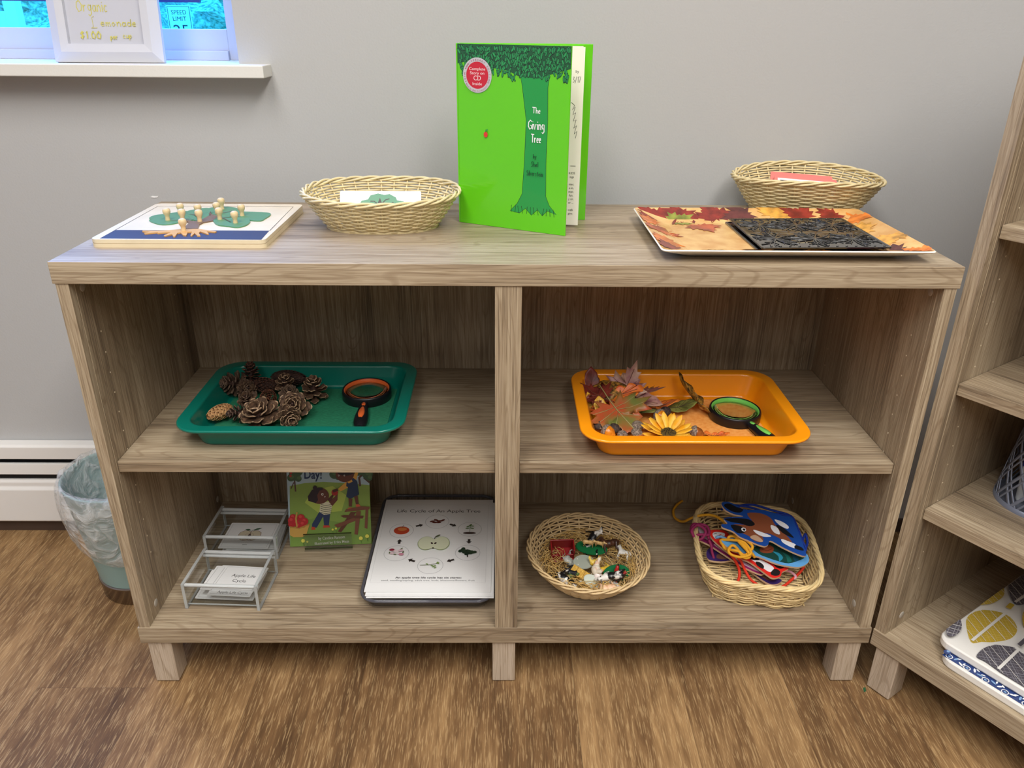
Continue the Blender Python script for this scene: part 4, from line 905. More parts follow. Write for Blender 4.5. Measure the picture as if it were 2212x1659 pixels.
for ring_, (n, L_, el0) in enumerate(((15, .036, 8), (13, .031, 26))):
    for i in range(n):
        a = 2 * PI * i / n + ring_ * .2 + rg.uniform(-.06, .06); el = math.radians(el0 + rg.uniform(-6, 8)); b = MB(); vs = []
        for (q_, w_) in ((0, .25), (.3, .75), (.6, 1), (.85, .6), (1, .06)):
            for j in (-1, 0, 1): vs.append((.010 + L_ * q_, j * .0058 * w_, .003 * ring_ + abs(j) * .0012 * w_ + L_ * .12 * q_ * q_))
        fs = [(r * 3 + j, r * 3 + 3 + j, r * 3 + 4 + j, r * 3 + 1 + j) for r in range(4) for j in (0, 1)]
        b.add(vs, fs, PET, True, Matrix.Rotation(a, 4, 'Z') @ Matrix.Rotation(-el, 4, 'Y')); o = b.build('petal', sf); md = o.modifiers.new('thickness', 'SOLIDIFY'); md.thickness = .0005
b = MB(); b.lathe([(.001, .001), (.0135, .002), (.0145, .006), (.011, .010), (.001, .0115)], mat((74, 58, 22), .8), 24)
for i in range(150):
    r = .0138 * math.sqrt(i / 150); a = i * 2.39996; b.ell((r * math.cos(a), r * math.sin(a), .0115 - (r / .0138) ** 2 * .004), (.0008, .0008, .0018), mat((104, 86, 34) if i % 3 else (46, 34, 20), .8), 5, 4)
b.build('flower_centre', sf)

# ------------------------------------------------------------------ bottom left bay
def acrylic(name, tint, gloss=.02, base=.0):
    m = bpy.data.materials.new(name); m.use_nodes = True; nt = m.node_tree; nt.nodes.clear(); N = nt.nodes.new
    tr = N('ShaderNodeBsdfTransparent'); tr.inputs[0].default_value = tint; g = N('ShaderNodeBsdfGlossy'); g.inputs['Roughness'].default_value = gloss
    fr = N('ShaderNodeFresnel'); fr.inputs[0].default_value = 1.5; ad = N('ShaderNodeMath'); ad.operation = 'ADD'; ad.inputs[1].default_value = base
    mx = N('ShaderNodeMixShader'); ou = N('ShaderNodeOutputMaterial'); ge = N('ShaderNodeNewGeometry'); sb = N('ShaderNodeMath'); sb.operation = 'SUBTRACT'; sb.inputs[0].default_value = 1; nt.links.new(ge.outputs['Backfacing'], sb.inputs[1])
    ml = N('ShaderNodeMath'); ml.operation = 'MULTIPLY'; nt.links.new(fr.outputs[0], ad.inputs[0]); nt.links.new(ad.outputs[0], ml.inputs[0]); nt.links.new(sb.outputs[0], ml.inputs[1]); nt.links.new(ml.outputs[0], mx.inputs[0])
    nt.links.new(tr.outputs[0], mx.inputs[1]); nt.links.new(g.outputs[0], mx.inputs[2]); nt.links.new(mx.outputs[0], ou.inputs[0]); return m
ACR = acrylic('acrylic_sheet', (.90, .91, .91, 1), .02, .035); ACE = mat((232, 236, 236), .12, trans=.6, ior=1.49, name='acrylic_edge'); ROD = mat((240, 244, 244), .06, trans=.5, ior=1.49, name='acrylic_rod')
def edged(b, x0, x1, y0, y1, z0, z1, axis, ACE=None):
    ACE = ACE or globals()['ACE']
    """clear sheet; how light shows at its cut edges is painted as tinted strips; axis is its thin direction"""
    b.box(x0, x1, y0, y1, z0, z1, ACR); e = .0011
    if axis == 'x':
        for (ya, yb, za, zb) in ((y0, y1, z1, z1 + e), (y0, y1, z0 - 0, z0 + e), (y0 - e, y0, z0, z1 + e), (y1, y1 + e, z0, z1 + e)): b.box(x0, x1, ya, yb, za, zb, ACE)
    elif axis == 'y':
        for (xa, xb, za, zb) in ((x0, x1, z1, z1 + e), (x0, x1, z0, z0 + e)): b.box(xa, xb, y0, y1, za, zb, ACE)
    return b
def card_box(label, x, y, w_, d_, h, rz):
    t = thing('acrylic_box', label, 'card box', (x, y, ZB), rz, 'clear card boxes on the bottom shelf')
    edged(MB(), -w_ / 2 + .004, w_ / 2 - .004, -d_ / 2 + .002, d_ / 2 - .002, .004, .0065, 'z').build('base_sheet', t)
    for s_ in (-1, 1): edged(MB(), s_ * w_ / 2 - .0024, s_ * w_ / 2 + .0024, -d_ / 2 - .003, d_ / 2 + .003, .0004, h, 'x').build('end_sheet', t)
    edged(MB(), -w_ / 2 + .0016, w_ / 2 - .0016, -d_ / 2, -d_ / 2 + .0024, .0060, h * .86, 'y').build('front_sheet', t)
    edged(MB(), -w_ / 2 + .0016, w_ / 2 - .0016, d_ / 2 - .0024, d_ / 2, .0060, h * .86, 'y').build('back_sheet', t)
    for (yy, zz) in ((-d_ / 2 + .001, h - .003), (d_ / 2 - .001, h - .003), (d_ / 2 - .001, h - .011)):
        MB().tube([(-w_ / 2 - .003, yy, zz), (w_ / 2 + .003, yy, zz)], .0030, ROD, 12).build('rod', t)
    return t
card_box('clear acrylic card box holding lettered title cards, front one', -.4735, .0940, .122, .092, .049, math.radians(-2.5))
card_box('clear acrylic card box holding apple picture cards, rear one', -.4830, .2310, .128, .090, .047, math.radians(-1.5))
LN = (92, 92, 94); TX = (72, 70, 72)
CD = mat((232, 232, 231), .45, name='card_stock')
def flash(label, x, y, z, w_, h_, rz, fn=None, tilt=0):
    t = thing('flash_card', label, 'card', (x, y, z), (math.radians(tilt), 0, math.radians(rz)), 'cards in the clear boxes')
    MB().loft([rrect(w_, h_, .002, q, 3) for q in (-.0008, 0)], CD, smooth=False).build('card_sheet', t)
    pc = Pic(.00005); i_ = .004; pc.line([(-w_ / 2 + i_, -h_ / 2 + i_), (w_ / 2 - i_, -h_ / 2 + i_), (w_ / 2 - i_, h_ / 2 - i_), (-w_ / 2 + i_, h_ / 2 - i_)], .0004, LN, True)
    if fn: fn(pc)
    pc.build('card_print', t, (0, 0, .00006)); return t
def f1(pc): pc.text('Apple Life', .008, .004, .0085, TX, .042); pc.text('Cycle', .006, -.011, .0085, TX, .024)
def f2(pc): pc.text('Apple Life Cycle', .004, -.003, .0060, TX, .052)
flash('blank card at the bottom of the front box', -.476, .098, ZB + .0085, .100, .076, -3)
flash('Apple Life Cycle title card in the front box', -.4655, .101, ZB + .0200, .084, .072, -5, f1, -4)
flash('narrow card strip standing at the left in the front box', -.5060, .1010, ZB + .0215, .020, .070, -5, None, -4)
flash('long Apple Life Cycle label strip at the front of the front box', -.4655, .0620, ZB + .0218, .074, .018, -4, f2, 0)
def f3(pc):
    AP = (206, 196, 170); OL = (110, 60, 50)
    for s_ in (-1, 1): pc.circle(s_ * .0085, .000, .0125, AP, .0155)
    pc.poly([(-.010, .002), (0, .011), (.010, .002), (.010, -.014), (0, -.015), (-.010, -.014)], AP)
    pts = [(.0, .0105), (.006, .0145), (.013, .0145), (.0195, .009), (.021, 0), (.018, -.009), (.011, -.0155), (.004, -.0165), (0, -.0150)]
    pc.line(pts + [(-x, y) for x, y in pts[-2:0:-1]], .0008, OL, True)
    pc.ring(0, -.001, .008, .0004, OL); pc.poly([(0, .006), (.003, 0), (0, -.005), (-.003, 0)], (60, 44, 36)); pc.line([(0, -.015), (0, .012), (.001, .017)], .0010, (88, 52, 40))
    pc.poly([(.001, .016), (.008, .022), (.018, .024), (.012, .018), (.004, .015)], (48, 84, 54)); pc.poly([(-.001, .015), (-.006, .020), (-.014, .019), (-.009, .015)], (48, 84, 54))
    pc.line([(-.009, -.0155), (-.003, -.013), (.003, -.013), (.008, -.0155)], .001, OL); pc.text('apple', 0, -.030, .0032, (70, 70, 70))
flash('blank card at the bottom of the rear box', -.474, .228, ZB + .0085, .104, .080, 3)
flash('plain card second from the top in the rear box', -.470, .231, ZB + .0130, .094, .078, 2, None, 0)
flash('card with a halved apple drawing, top of the rear box', -.4830, .229, ZB + .0175, .092, .080, -1, f3, 0)

# apple story book leaning back on a clear easel
LEAN = math.radians(18.4); BZ = math.radians(3.8); BW, BH, BTK = .151, .229, .005
bk = thing('book', 'paperback story book with two children picking apples, leaning upright', 'book', (-.405, .2150, ZB + .0022), (-LEAN, 0, BZ))
SPN = mat((176, 190, 120), .3); 
MB().box(0, BW, 0, .0006, 0, BH, mat((120, 150, 60), .3)).build('front_cover', bk); MB().box(.0005, BW - .001, .0006, BTK - .0006, .001, BH - .001, PG).build('page_block', bk); MB().box(0, BW, BTK - .0006, BTK, 0, BH, mat((120, 150, 60), .3)).build('back_cover', bk)
bm = Matrix.Translation(bk.location) @ Euler(bk.rotation_euler).to_matrix().to_4x4(); bi = bm.inverted(); bn = bm.to_3x3() @ Vector((0, 1, 0))
def B2(cx, cy):
    q = bi @ onp(380 + cx / 5.027, 1020 + cy / 5.027, bk.location, bn); return (min(BW, max(0, q.x)), min(BH, max(0, q.z)))
def BP(l): return [B2(*q) for q in l]
pc = Pic(.00003, .3, .3)
SKY = (168, 194, 208); GR1 = (136, 166, 78); SKN = (104, 60, 46); SKN2 = (84, 46, 38); NV = (40, 58, 92); WD = (122, 76, 56); WD2 = (98, 58, 44)
pc.rect(0, 0, BW, BH, SKY); pc.poly([(0, 0), (BW, 0)] + [B2(2130, 140)] + BP([(1900, 120), (1600, 105), (1400, 118), (1236, 150)]), GR1)
pc.poly(BP([(1700, 150), (1480, 200), (1400, 330), (1560, 450), (1800, 420), (1850, 250)]), (176, 198, 90)); pc.poly(BP([(1236, 560), (1500, 500), (1900, 560), (2130, 480), (2130, 800), (1236, 830)]), (122, 154, 72))
def trunk(pts, w_): pc.line(BP(pts), w_, (88, 62, 54))
trunk([(1300, 210), (1290, 100), (1260, 20)], .0026); trunk([(1250, 180), (1280, 110)], .0018); trunk([(2000, 150), (1990, 60), (2040, 10)], .004); trunk([(2040, 60), (2130, 110)], .003)
for (x, y, r) in ((1290, 30, .011), (1330, 70, .006), (1250, 60, .007), (1310, -20, .012), (1720, 20, .009), (1760, 50, .006), (1980, -30, .012), (2080, 20, .010), (2110, 60, .006)):
    u, v = B2(x, y); pc.circle(u, v, r, (70, 96, 66)); pc.circle(u + r * .2, v + r * .3, r * .6, (88, 116, 74))
for (x, y) in ((1250, 10), (1245, 40)): u, v = B2(x, y); pc.circle(u, v, .0022, (176, 52, 44))
u, v = B2(1490, 68); pc.text('Day!', u, v, .0165, (32, 52, 92), .032, bold=.02, rot=-.04)
# boy reaching up
pc.poly(BP([(1560, 425), (1480, 560), (1478, 600), (1530, 600), (1600, 480), (1612, 590), (1660, 592), (1676, 450)]), NV)
pc.poly(BP([(1475, 590), (1470, 626), (1516, 622), (1512, 596)]), (190, 70, 48)); pc.poly(BP([(1602, 575), (1600, 602), (1678, 596), (1664, 576)]), (190, 70, 48))
pc.poly(BP([(1570, 330), (1560, 430), (1610, 462), (1680, 450), (1700, 350), (1660, 316)]), (216, 214, 184))
for k in range(5): pc.line(BP([(1572, 345 + 22 * k), (1620, 362 + 22 * k), (1690, 350 + 22 * k)]), .0010, (70, 82, 60))
pc.poly(BP([(1660, 318), (1730, 262), (1740, 220), (1758, 224), (1756, 300), (1700, 366)]), SKN); pc.poly(BP([(1640, 300), (1700, 240), (1716, 250), (1680, 320)]), SKN2)
u, v = B2(1560, 255); pc.circle(u, v, .0175, SKN, .0155); pc.poly(BP([(1545, 165), (1480, 190), (1434, 260), (1440, 310), (1520, 335), (1545, 300), (1535, 250), (1560, 200), (1600, 185), (1590, 165)]), (46, 34, 40))
u, v = B2(1512, 168); pc.circle(u, v, .004, (46, 34, 40)); pc.poly(BP([(1612, 220), (1640, 226), (1628, 252), (1640, 270), (1610, 290)]), SKN); u, v = B2(1592, 238); pc.circle(u, v, .0022, (240, 236, 226)); u, v = B2(1595, 238); pc.circle(u, v, .0012, (24, 20, 24)); pc.line(BP([(1612, 268), (1626, 262)]), .0012, (232, 226, 214))
u, v = B2(1726, 218); pc.circle(u, v, .0060, (176, 44, 40))
# girl on the step stool
pc.poly(BP([(1760, 180), (1850, 100), (1900, 110), (1905, 150), (1860, 170), (1790, 206)]), (224, 172, 78)); pc.poly(BP([(1920, 70), (1950, -10), (1985, -10), (1960, 80)]), (224, 172, 78)); pc.poly(BP([(1700, 190), (1755, 176), (1765, 200), (1710, 220)]), SKN2)
pc.poly(BP([(1855, 95), (1850, 150), (1870, 160), (1850, 260), (1890, 290), (1990, 240), (1970, 100), (1930, 60)]), NV); pc.poly(BP([(1842, 90), (1880, 120), (1920, 100), (1905, 70)]), (224, 172, 78))
u, v = B2(1835, 20); pc.circle(u, v, .0170, SKN, .0150); pc.circle(u + .002, v + .008, .0175, (46, 34, 40), .011)
for dx in (-40, 20): u, v = B2(1810 + dx, 34); pc.circle(u, v, .0014, (236, 232, 222)); pc.circle(u, v, .0008, (20, 18, 20))
pc.poly(BP([(1875, 280), (1880, 370), (1912, 370), (1918, 285)]), SKN); pc.poly(BP([(1935, 260), (1955, 345), (1985, 345), (1975, 250)]), SKN)
pc.poly(BP([(1870, 385), (1868, 410), (1930, 410), (1915, 380)]), (206, 92, 66)); pc.poly(BP([(1950, 350), (1960, 375), (2010, 370), (1990, 345)]), (206, 92, 66))
for pl_, c in (([(1830, 430), (2100, 400), (2108, 372), (2010, 366), (1850, 398)], WD), ([(1900, 430), (1760, 640), (1795, 650), (1960, 430)], WD2), ([(1960, 420), (1940, 670), (1975, 676), (2010, 420)], WD), ([(2060, 405), (2050, 600), (2080, 612), (2090, 400)], WD), ([(1790, 470), (1830, 462), (2040, 470), (2030, 500), (1820, 490)], WD2), ([(1720, 570), (1760, 600), (1960, 520), (1940, 490)], WD)): pc.poly(BP(pl_), c)
# basket of apples
pc.poly(BP([(1238, 590), (1240, 680), (1280, 702), (1380, 700), (1420, 670), (1455, 560), (1400, 590)]), (206, 164, 84))
for (x, y) in ((1262, 560), (1275, 490), (1340, 570), (1360, 490), (1400, 530), (1380, 560), (1300, 540), (1260, 520)): u, v = B2(x, y); pc.circle(u, v, .0068, (184, 40, 46)); pc.circle(u - .001, v + .002, .0028, (206, 70, 66))
pc.line(BP([(1318, 590), (1306, 500), (1318, 430)]), .003, (196, 154, 78)); pc.line(BP([(1240, 590), (1340, 606), (1455, 560)]), .0024, (180, 138, 66))
for (x, y) in ((1385, 740), (1430, 750), (1705, 618), (1740, 606), (2010, 712), (2078, 690)): u, v = B2(x, y); pc.circle(u, v, .0036 if x in (1385, 2078, 2010) else .0020, (226, 220, 96)); pc.line([(u, v - .003), (u + .001, v - .010)], .0007, (76, 110, 50))
u, v = B2(1695, 720); pc.text('by Candice Ransom', u, v, .0058, (238, 238, 222), .0490, bold=.01, rot=.03); u, v = B2(1698, 770); pc.text('illustrated by Erika Meza', u, v, .0054, (238, 238, 222), .0640, bold=.01, rot=.04)
pc.build('cover_print', bk, (0, -.0001, 0), (PI / 2, 0, 0))
TRD = mat((70, 84, 44), .2, trans=.3)
ez = thing('book_easel', 'clear acrylic easel lip holding up the apple story book', 'book stand', (-.332, .2150, ZB), (0, 0, BZ))
edged(MB(), -.044, .044, -.0060, -.0036, .003, .0345, 'y', TRD).build('front_lip', ez); MB().box(-.044, .044, -.0098, .085, .0002, .0020, ACR).build('foot', ez)
b = MB(); b.box(-.044, .044, 0, .0024, 0, .125, ACR, Matrix.Translation((0, .0095, .002)) @ Matrix.Rotation(-LEAN, 4, 'X')); b.build('back_rest', ez)

# clear document tray with charts
dt = thing('document_tray', 'clear plastic document tray with charts, beside the divider', 'tray', (-.134, .200, ZB))
TRM = mat((112, 112, 122), .06, trans=.55, ior=1.45, name='refraction_dark_rim'); TRC = acrylic('tray_clear', (.88, .88, .89, 1))  # rim is clear; the dark of its refraction is put into the grey
tw_, td_ = .222, .320
MB().loft([rrect(tw_ - .020, td_ - .020, .020, .0004, 6), rrect(tw_ - .014, td_ - .014, .022, .002, 6), rrect(tw_ - .004, td_ - .004, .026, .0205, 6), rrect(tw_ - .007, td_ - .007, .025, .0205, 6), rrect(tw_ - .018, td_ - .018, .021, .0035, 6), rrect(tw_ - .024, td_ - .024, .018, .0022, 6)], TRC).build('tray_body', dt)
MB().tube([Vector((p[0], p[1], .0215)) for p in rrect(tw_, td_, .028, 0, 7)], .0030, TRM, 10, True).build('rim', dt)
def sheet(label, x0_, x1_, y0_, y1_, z, rz=0):
    t = thing('chart_sheet', label, 'paper sheet', ((x0_ + x1_) / 2, (y0_ + y1_) / 2, z), rz, 'charts in the document tray'); MB().box(-(x1_ - x0_) / 2, (x1_ - x0_) / 2, -(y1_ - y0_) / 2, (y1_ - y0_) / 2, -.0006, 0, mat((236, 236, 235), .35, name='chart_paper')).build('paper', t); return t
ZP = ZB + .0290
sheet('white chart sheet at the bottom of the pile', -.2345, -.0215, .043, .322, ZP - .0030); sheet('white chart sheet under the apple tree chart', -.2365, -.0225, .046, .326, ZP - .0015)
ch = sheet('Life Cycle of An Apple Tree chart, top sheet of the pile', -.2395, -.0266, .0545, .334, ZP)
def Q(cx, cy): q = atz(760 + cx / 5.72, 1050 + cy / 5.72, ZP); return (q.x - ch.location.x, q.y - ch.location.y)
pc = Pic(.00004, .4); CI = (150, 150, 152); AR = (52, 46, 42)
pc.line([Q(440, 230), Q(1690, 232), Q(1650, 1190), Q(225, 1190)], .0004, (190, 190, 190), True)
u, v = Q(1075, 318); pc.text('Life Cycle of An Apple Tree', u, v - .002, .0100, (58, 56, 60), .162)
u, v = Q(945, 1142); pc.text('An apple tree life cycle has six stages:', u, v, .0048, (48, 46, 48), .114, bold=.02); u, v = Q(940, 1175); pc.text('seed, seedling/sapling, adult tree, buds, blossoms/flowers, fruit', u, v, .0040, (90, 90, 92), .160)
cs = {'apple': (615, 552), 'seed': (1055, 440), 'sap': (1457, 535), 'tree': (1432, 825), 'bud': (970, 985), 'blos': (552, 832)}
for k, (x, y) in cs.items(): u, v = Q(x, y); pc.ring(u, v, .0222, .0005, CI, n=40)
def arrow(cx, cy, a):
    u, v = Q(cx, cy); ca, sa = math.cos(a), math.sin(a); s_ = .0068
    pc.poly([(u + s_ * (x * ca - y * sa), v + s_ * (x * sa + y * ca)) for x, y in ((-1, -.35), (.1, -.35), (.1, -.8), (1.05, 0), (.1, .8), (.1, .35), (-1, .35))], AR)
for (x, y, a) in ((835, 490, .35), (1250, 485, -.45), (1448, 685, -PI / 2), (1220, 922, PI + .4), (738, 922, PI - .45), (588, 690, PI / 2)): arrow(x, y, a)
u, v = Q(*cs['apple']); pc.circle(u, v, .0145, (196, 74, 46), .0125); pc.circle(u + .001, v + .004, .0085, (218, 132, 74), .0055); pc.line([(u, v + .009), (u + .002, v + .017)], .0008, (70, 50, 40))
u, v = Q(*cs['seed'])
for (dx, dy, a) in ((-.009, 0, .3), (-.002, .004, -.5), (.004, .001, .2), (.010, .003, .7), (-.004, -.004, 0), (.003, -.004, .1)): pc.circle(u + dx, v + dy, .0052, (96, 44, 36), .0026, rot=a)
u, v = Q(*cs['sap']); pc.circle(u, v - .013, .012, (60, 40, 36), .0030); pc.line([(u, v - .012), (u + .001, v + .010)], .0007, (70, 100, 50))
for (dx, dy, a) in ((-.004, .002, .2), (.004, .002, -.3), (-.003, .008, .6), (.004, .009, -.1), (.001, .012, .9)): pc.circle(u + dx, v + dy, .0042, (84, 118, 60), .0016, rot=a)
u, v = Q(*cs['tree']); pc.line([(u, v - .014), (u, v)], .0020, (44, 36, 30))
rg = random.Random(2)
for k in range(26): a = rg.uniform(0, 6.28); r = rg.uniform(0, .0115); pc.circle(u + r * 1.2 * math.cos(a), v + .003 + r * .75 * math.sin(a), .0036, (34, 52, 40) if k % 2 else (48, 68, 48))
u, v = Q(*cs['bud']); pc.line([(u - .018, v - .001), (u, v), (u + .014, v + .005)], .0010, (88, 96, 56))
for (dx, dy) in ((-.006, .002), (.003, -.002), (.006, -.005), (.008, -.003), (.012, .006), (.014, .004), (.009, -.008)): pc.circle(u + dx, v + dy, .0026, (120, 148, 74), .0013, rot=dx * 90)
u, v = Q(*cs['blos'])
for (dx, dy, c) in ((-.006, .005, (226, 202, 206)), (0, .003, (232, 214, 216)), (.007, .005, (222, 190, 198)), (.003, -.003, (232, 216, 216)), (.009, -.006, (204, 140, 158)), (-.008, -.003, (222, 196, 200)), (-.009, .007, (140, 40, 60))): pc.circle(u + dx, v + dy, .0046, c, .0034)
for (dx, dy) in ((.012, 0), (-.002, -.007), (.008, .010), (-.012, -.002)): pc.circle(u + dx, v + dy, .0030, (96, 112, 70), .0012, rot=dx * 120)
u, v = Q(1012, 722); AI = (216, 220, 190)
for s_ in (-1, 1): pc.circle(u + s_ * .0135, v, .0155, (150, 168, 96), .0200)
pc.poly([(u - .014, v + .017), (u, v + .012), (u + .014, v + .017), (u + .014, v - .017), (u, v - .015), (u - .014, v - .017)], AI)
for s_ in (-1, 1): pc.circle(u + s_ * .0133, v, .0148, AI, .0193)
for s_ in (-1, 1): pc.circle(u + s_ * .0032, v - .0005, .0020, (56, 34, 30), .0030, rot=-s_ * .5)
pc.line([(u, v + .012), (u + .002, v + .020)], .0014, (70, 72, 48)); pc.circle(u + .006, v + .022, .0055, (84, 96, 60), .0020, rot=.7); pc.circle(u, v - .015, .0018, (60, 50, 40))
pc.build('chart_print', ch, (0, 0, .00006))

# ------------------------------------------------------------------ bottom right bay: round basket of farm toys
RB = (.1430, .137, ZB)
SLAT = mat((218, 190, 142), .42, var=.1, vscale=50, name='bamboo')
rb = basket('wicker_basket', 'round low wicker basket full of straw and farm toys', RB, math.radians(20), (.060, .064), (.103, .112), .050, 30, 15, .0017, .0016, m=SLAT, flare=.75)
STR = [mat(c, .6) for c in ((206, 168, 98), (188, 148, 84), (222, 190, 126))]
b = MB(); rg = random.Random(21)
for k in range(560):
    a = rg.uniform(0, 6.28); rr = rg.uniform(.25, .98) if k % 3 else rg.uniform(.75, 1.0)
    x, y = .080 * rr * math.cos(a), .086 * rr * math.sin(a); z = .008 + .020 * rr * rr + rg.uniform(0, .014) * (1 if rr > .5 else .4)
    L_ = rg.uniform(.018, .050); d = a + PI / 2 + rg.uniform(-1.2, 1.2); dz = rg.uniform(-.12, .25); cu = rg.uniform(-.5, .5); pts = []
    for q in (-.5, -.17, .17, .5):
        X = x + L_ * q * math.cos(d + cu * q * 2); Y = y + L_ * q * math.sin(d + cu * q * 2); r_ = math.hypot(X / .086, Y / .094)
        if r_ > 1: X /= r_; Y /= r_
        pts.append((X, Y, max(.004, z + L_ * dz * q + .004 * math.cos(q * 5))))
    b.tube(pts, .0007, STR[k % 3], 3)
o = b.build('straw', loc=RB); tag(o, 'shredded straw bedding lining the round basket', 'straw', kind='stuff')
def T_(cx, cy, z): return atz(1120 + cx / 6.637, 1080 + cy / 6.637, ZB + z)
def patch(n, a, c, s, lo=.48, hi=.52, sd=0.0): return two_tone('toy_' + n, a, c, s, .38, lo, hi, seed=sd)
TB = {'cow': patch('black_white', (22, 22, 24), (236, 232, 224), 34), 'cow2': patch('black_white_b', (22, 22, 24), (236, 232, 224), 40, sd=3.3), 'pig': patch('tan', (212, 174, 112), (226, 190, 130), 60), 'white': patch('white', (206, 204, 196), (232, 230, 224), 60),
      'grey': patch('grey', (166, 170, 162), (190, 192, 184), 60), 'brown': patch('brown', (62, 36, 26), (88, 54, 38), 50), 'black': patch('black', (20, 24, 30), (44, 48, 52), 60), 'hen': patch('hen', (238, 226, 206), (206, 130, 84), 50, .52, .60), 'yel': patch('yellow', (232, 190, 60), (244, 214, 110), 70), 'red': patch('red_black', (30, 20, 20), (170, 32, 30), 50), 'pink': patch('pink', (236, 196, 160), (222, 170, 130), 60), 'grn': patch('green', (96, 116, 60), (60, 76, 44), 60)}
BASEG = mat((14, 106, 58), .35); BASEK = mat((158, 164, 152), .45)
def animal(kind, label, cx, cy, z, L_, mk, rot, base=None, sub='quad'):
    """toy animal moulded in one piece: trunk, neck, head, muzzle, ears, four jointed legs, tail"""
    L_ *= 1.18; p = T_(cx, cy, z); t = thing(kind, label, 'toy animal', (p.x, p.y, ZB + z), [math.radians(a) for a in rot], 'farm toys in the round basket')
    b = MB(); m = TB[mk]; s = L_
    if sub in ('quad', 'pig'):
        lg = .34 if sub == 'quad' else .20; th = .155 if sub == 'quad' else .20; hz = lg + th
        b.ell((-.16 * s, 0, hz * s), (.24 * s, th * .92 * s, th * s), m, 14, 10); b.ell((.10 * s, 0, (hz - .005) * s), (.24 * s, th * .90 * s, (th + .015) * s), m, 14, 10)
        nk = (.36, .26) if sub == 'quad' else (.34, .04)
        b.tube([(.22 * s, 0, (hz + .04) * s), (.30 * s, 0, (hz + nk[1] * .5 + .02) * s), (nk[0] * s, 0, (hz + nk[1]) * s)], [th * .85 * s, th * .66 * s, th * .52 * s], m, 10)
        hx, hzz = nk[0] + .02, hz + nk[1]
        b.ell((hx * s, 0, hzz * s), (.105 * s, .075 * s, .085 * s), m, 12, 8); b.tube([(hx * s, 0, hzz * s), ((hx + .10) * s, 0, (hzz - .055) * s), ((hx + .17) * s, 0, (hzz - .085) * s)], [.075 * s, .058 * s, .050 * s], m, 10)
        b.ell(((hx + .17) * s, 0, (hzz - .085) * s), .050 * s, m, 10, 6)
        for q in (1, -1):
            b.ell(((hx - .045) * s, q * .085 * s, (hzz + .06) * s), (.02 * s, .045 * s, .03 * s), m, 8, 6, rot=(q * .6, 0, 0))
            b.tube([(.24 * s, q * .085 * s, (hz - .02) * s), (.25 * s, q * .085 * s, lg * .55 * s), (.235 * s, q * .085 * s, lg * .25 * s), (.245 * s, q * .085 * s, .01 * s)], [.062 * s, .040 * s, .028 * s, .036 * s], m, 8)
            b.tube([(-.28 * s, q * .085 * s, (hz - .01) * s), (-.25 * s, q * .085 * s, lg * .68 * s), (-.335 * s, q * .085 * s, lg * .36 * s), (-.305 * s, q * .085 * s, .01 * s)], [.082 * s, .050 * s, .027 * s, .036 * s], m, 8)
        b.tube([(-.38 * s, 0, (hz + .06) * s), (-.45 * s, 0, (hz - .02) * s), (-.44 * s, 0, (hz - .20) * s)], [.020 * s, .016 * s, .022 * s], m, 6)
    else:   # bird
        b.ell((0, 0, .34 * s), (.34 * s, .22 * s, .25 * s), m, 14, 10); b.tube([(.16 * s, 0, .42 * s), (.27 * s, 0, .60 * s), (.30 * s, 0, .74 * s)], [.17 * s, .12 * s, .09 * s], m, 10); b.ell((.31 * s, 0, .78 * s), .10 * s, m, 10, 8)
        b.tube([(.38 * s, 0, .77 * s), (.47 * s, 0, .74 * s)], [.04 * s, .006 * s], m, 6); b.tube([(-.20 * s, 0, .40 * s), (-.38 * s, 0, .56 * s), (-.46 * s, 0, .72 * s)], [.16 * s, .10 * s, .05 * s], m, 8)
        for q in (1, -1): b.tube([(0, q * .08 * s, .2 * s), (.02 * s, q * .08 * s, .01 * s)], [.04 * s, .025 * s], m, 6)
        b.ell((.30 * s, 0, .89 * s), (.07 * s, .015 * s, .05 * s), m, 8, 6)
    o = b.build('body', t); md = o.modifiers.new('fuse', 'REMESH'); md.mode = 'VOXEL'; md.voxel_size = max(.0006, L_ * .016); md.use_smooth_shade = True
    ms = o.modifiers.new('soften', 'SMOOTH'); ms.iterations = 2; ms.factor = .5
    if base: MB().lathe([(.0001, -.0022), (.44 * s, -.0022), (.46 * s, -.0008), (.45 * s, .0006), (.0001, .0008)], base, 32, sy=.62).build('ground_plate', t)
    return t
# red trough
q = T_(615, 740, .030); rt = thing('toy_stall', 'dark red plastic toy stall with a notched front wall', 'toy', (q.x, q.y, ZB + .026), (math.radians(24), 0, math.radians(4)), 'farm toys in the round basket'); RD = mat((140, 22, 26), .35)
b = MB().box(-.019, .019, -.011, .011, 0, .002, RD).box(-.019, .019, .009, .011, .002, .026, RD).box(-.019, -.017, -.011, .009, .002, .026, RD).box(.017, .019, -.011, .009, .002, .026, RD).box(-.017, -.007, -.011, -.009, .002, .014, RD).box(.006, .017, -.011, -.009, .002, .014, RD).box(-.021, .021, -.016, -.011, 0, .003, RD)
b.build('stall_body', rt, .0005); rt.scale = (1.12, 1.12, 1.12)
animal('toy_cow', 'black and white toy cow lying on its side, at the back of the round basket', 940, 540, .030, .040, 'cow2', (60, -30, 50))
animal('toy_pig', 'larger tan toy pig standing on a green plate', 1010, 655, .036, .024, 'pig', (28, 0, -14)); animal('toy_pig', 'smaller tan toy pig behind the larger one', 1170, 665, .036, .021, 'pig', (28, 0, -22))
q = T_(1045, 690, .030); o = MB().lathe([(.0001, -.0015), (.0275, -.0015), (.029, 0), (.0275, .0012), (.0001, .0012)], BASEG, 36, sy=.5).build('toy_plate', loc=(q.x, q.y, ZB + .031), rot=(math.radians(26), 0, math.radians(-14))); tag(o, 'green oval ground plate under the two tan pigs', 'toy', 'farm toys in the round basket')
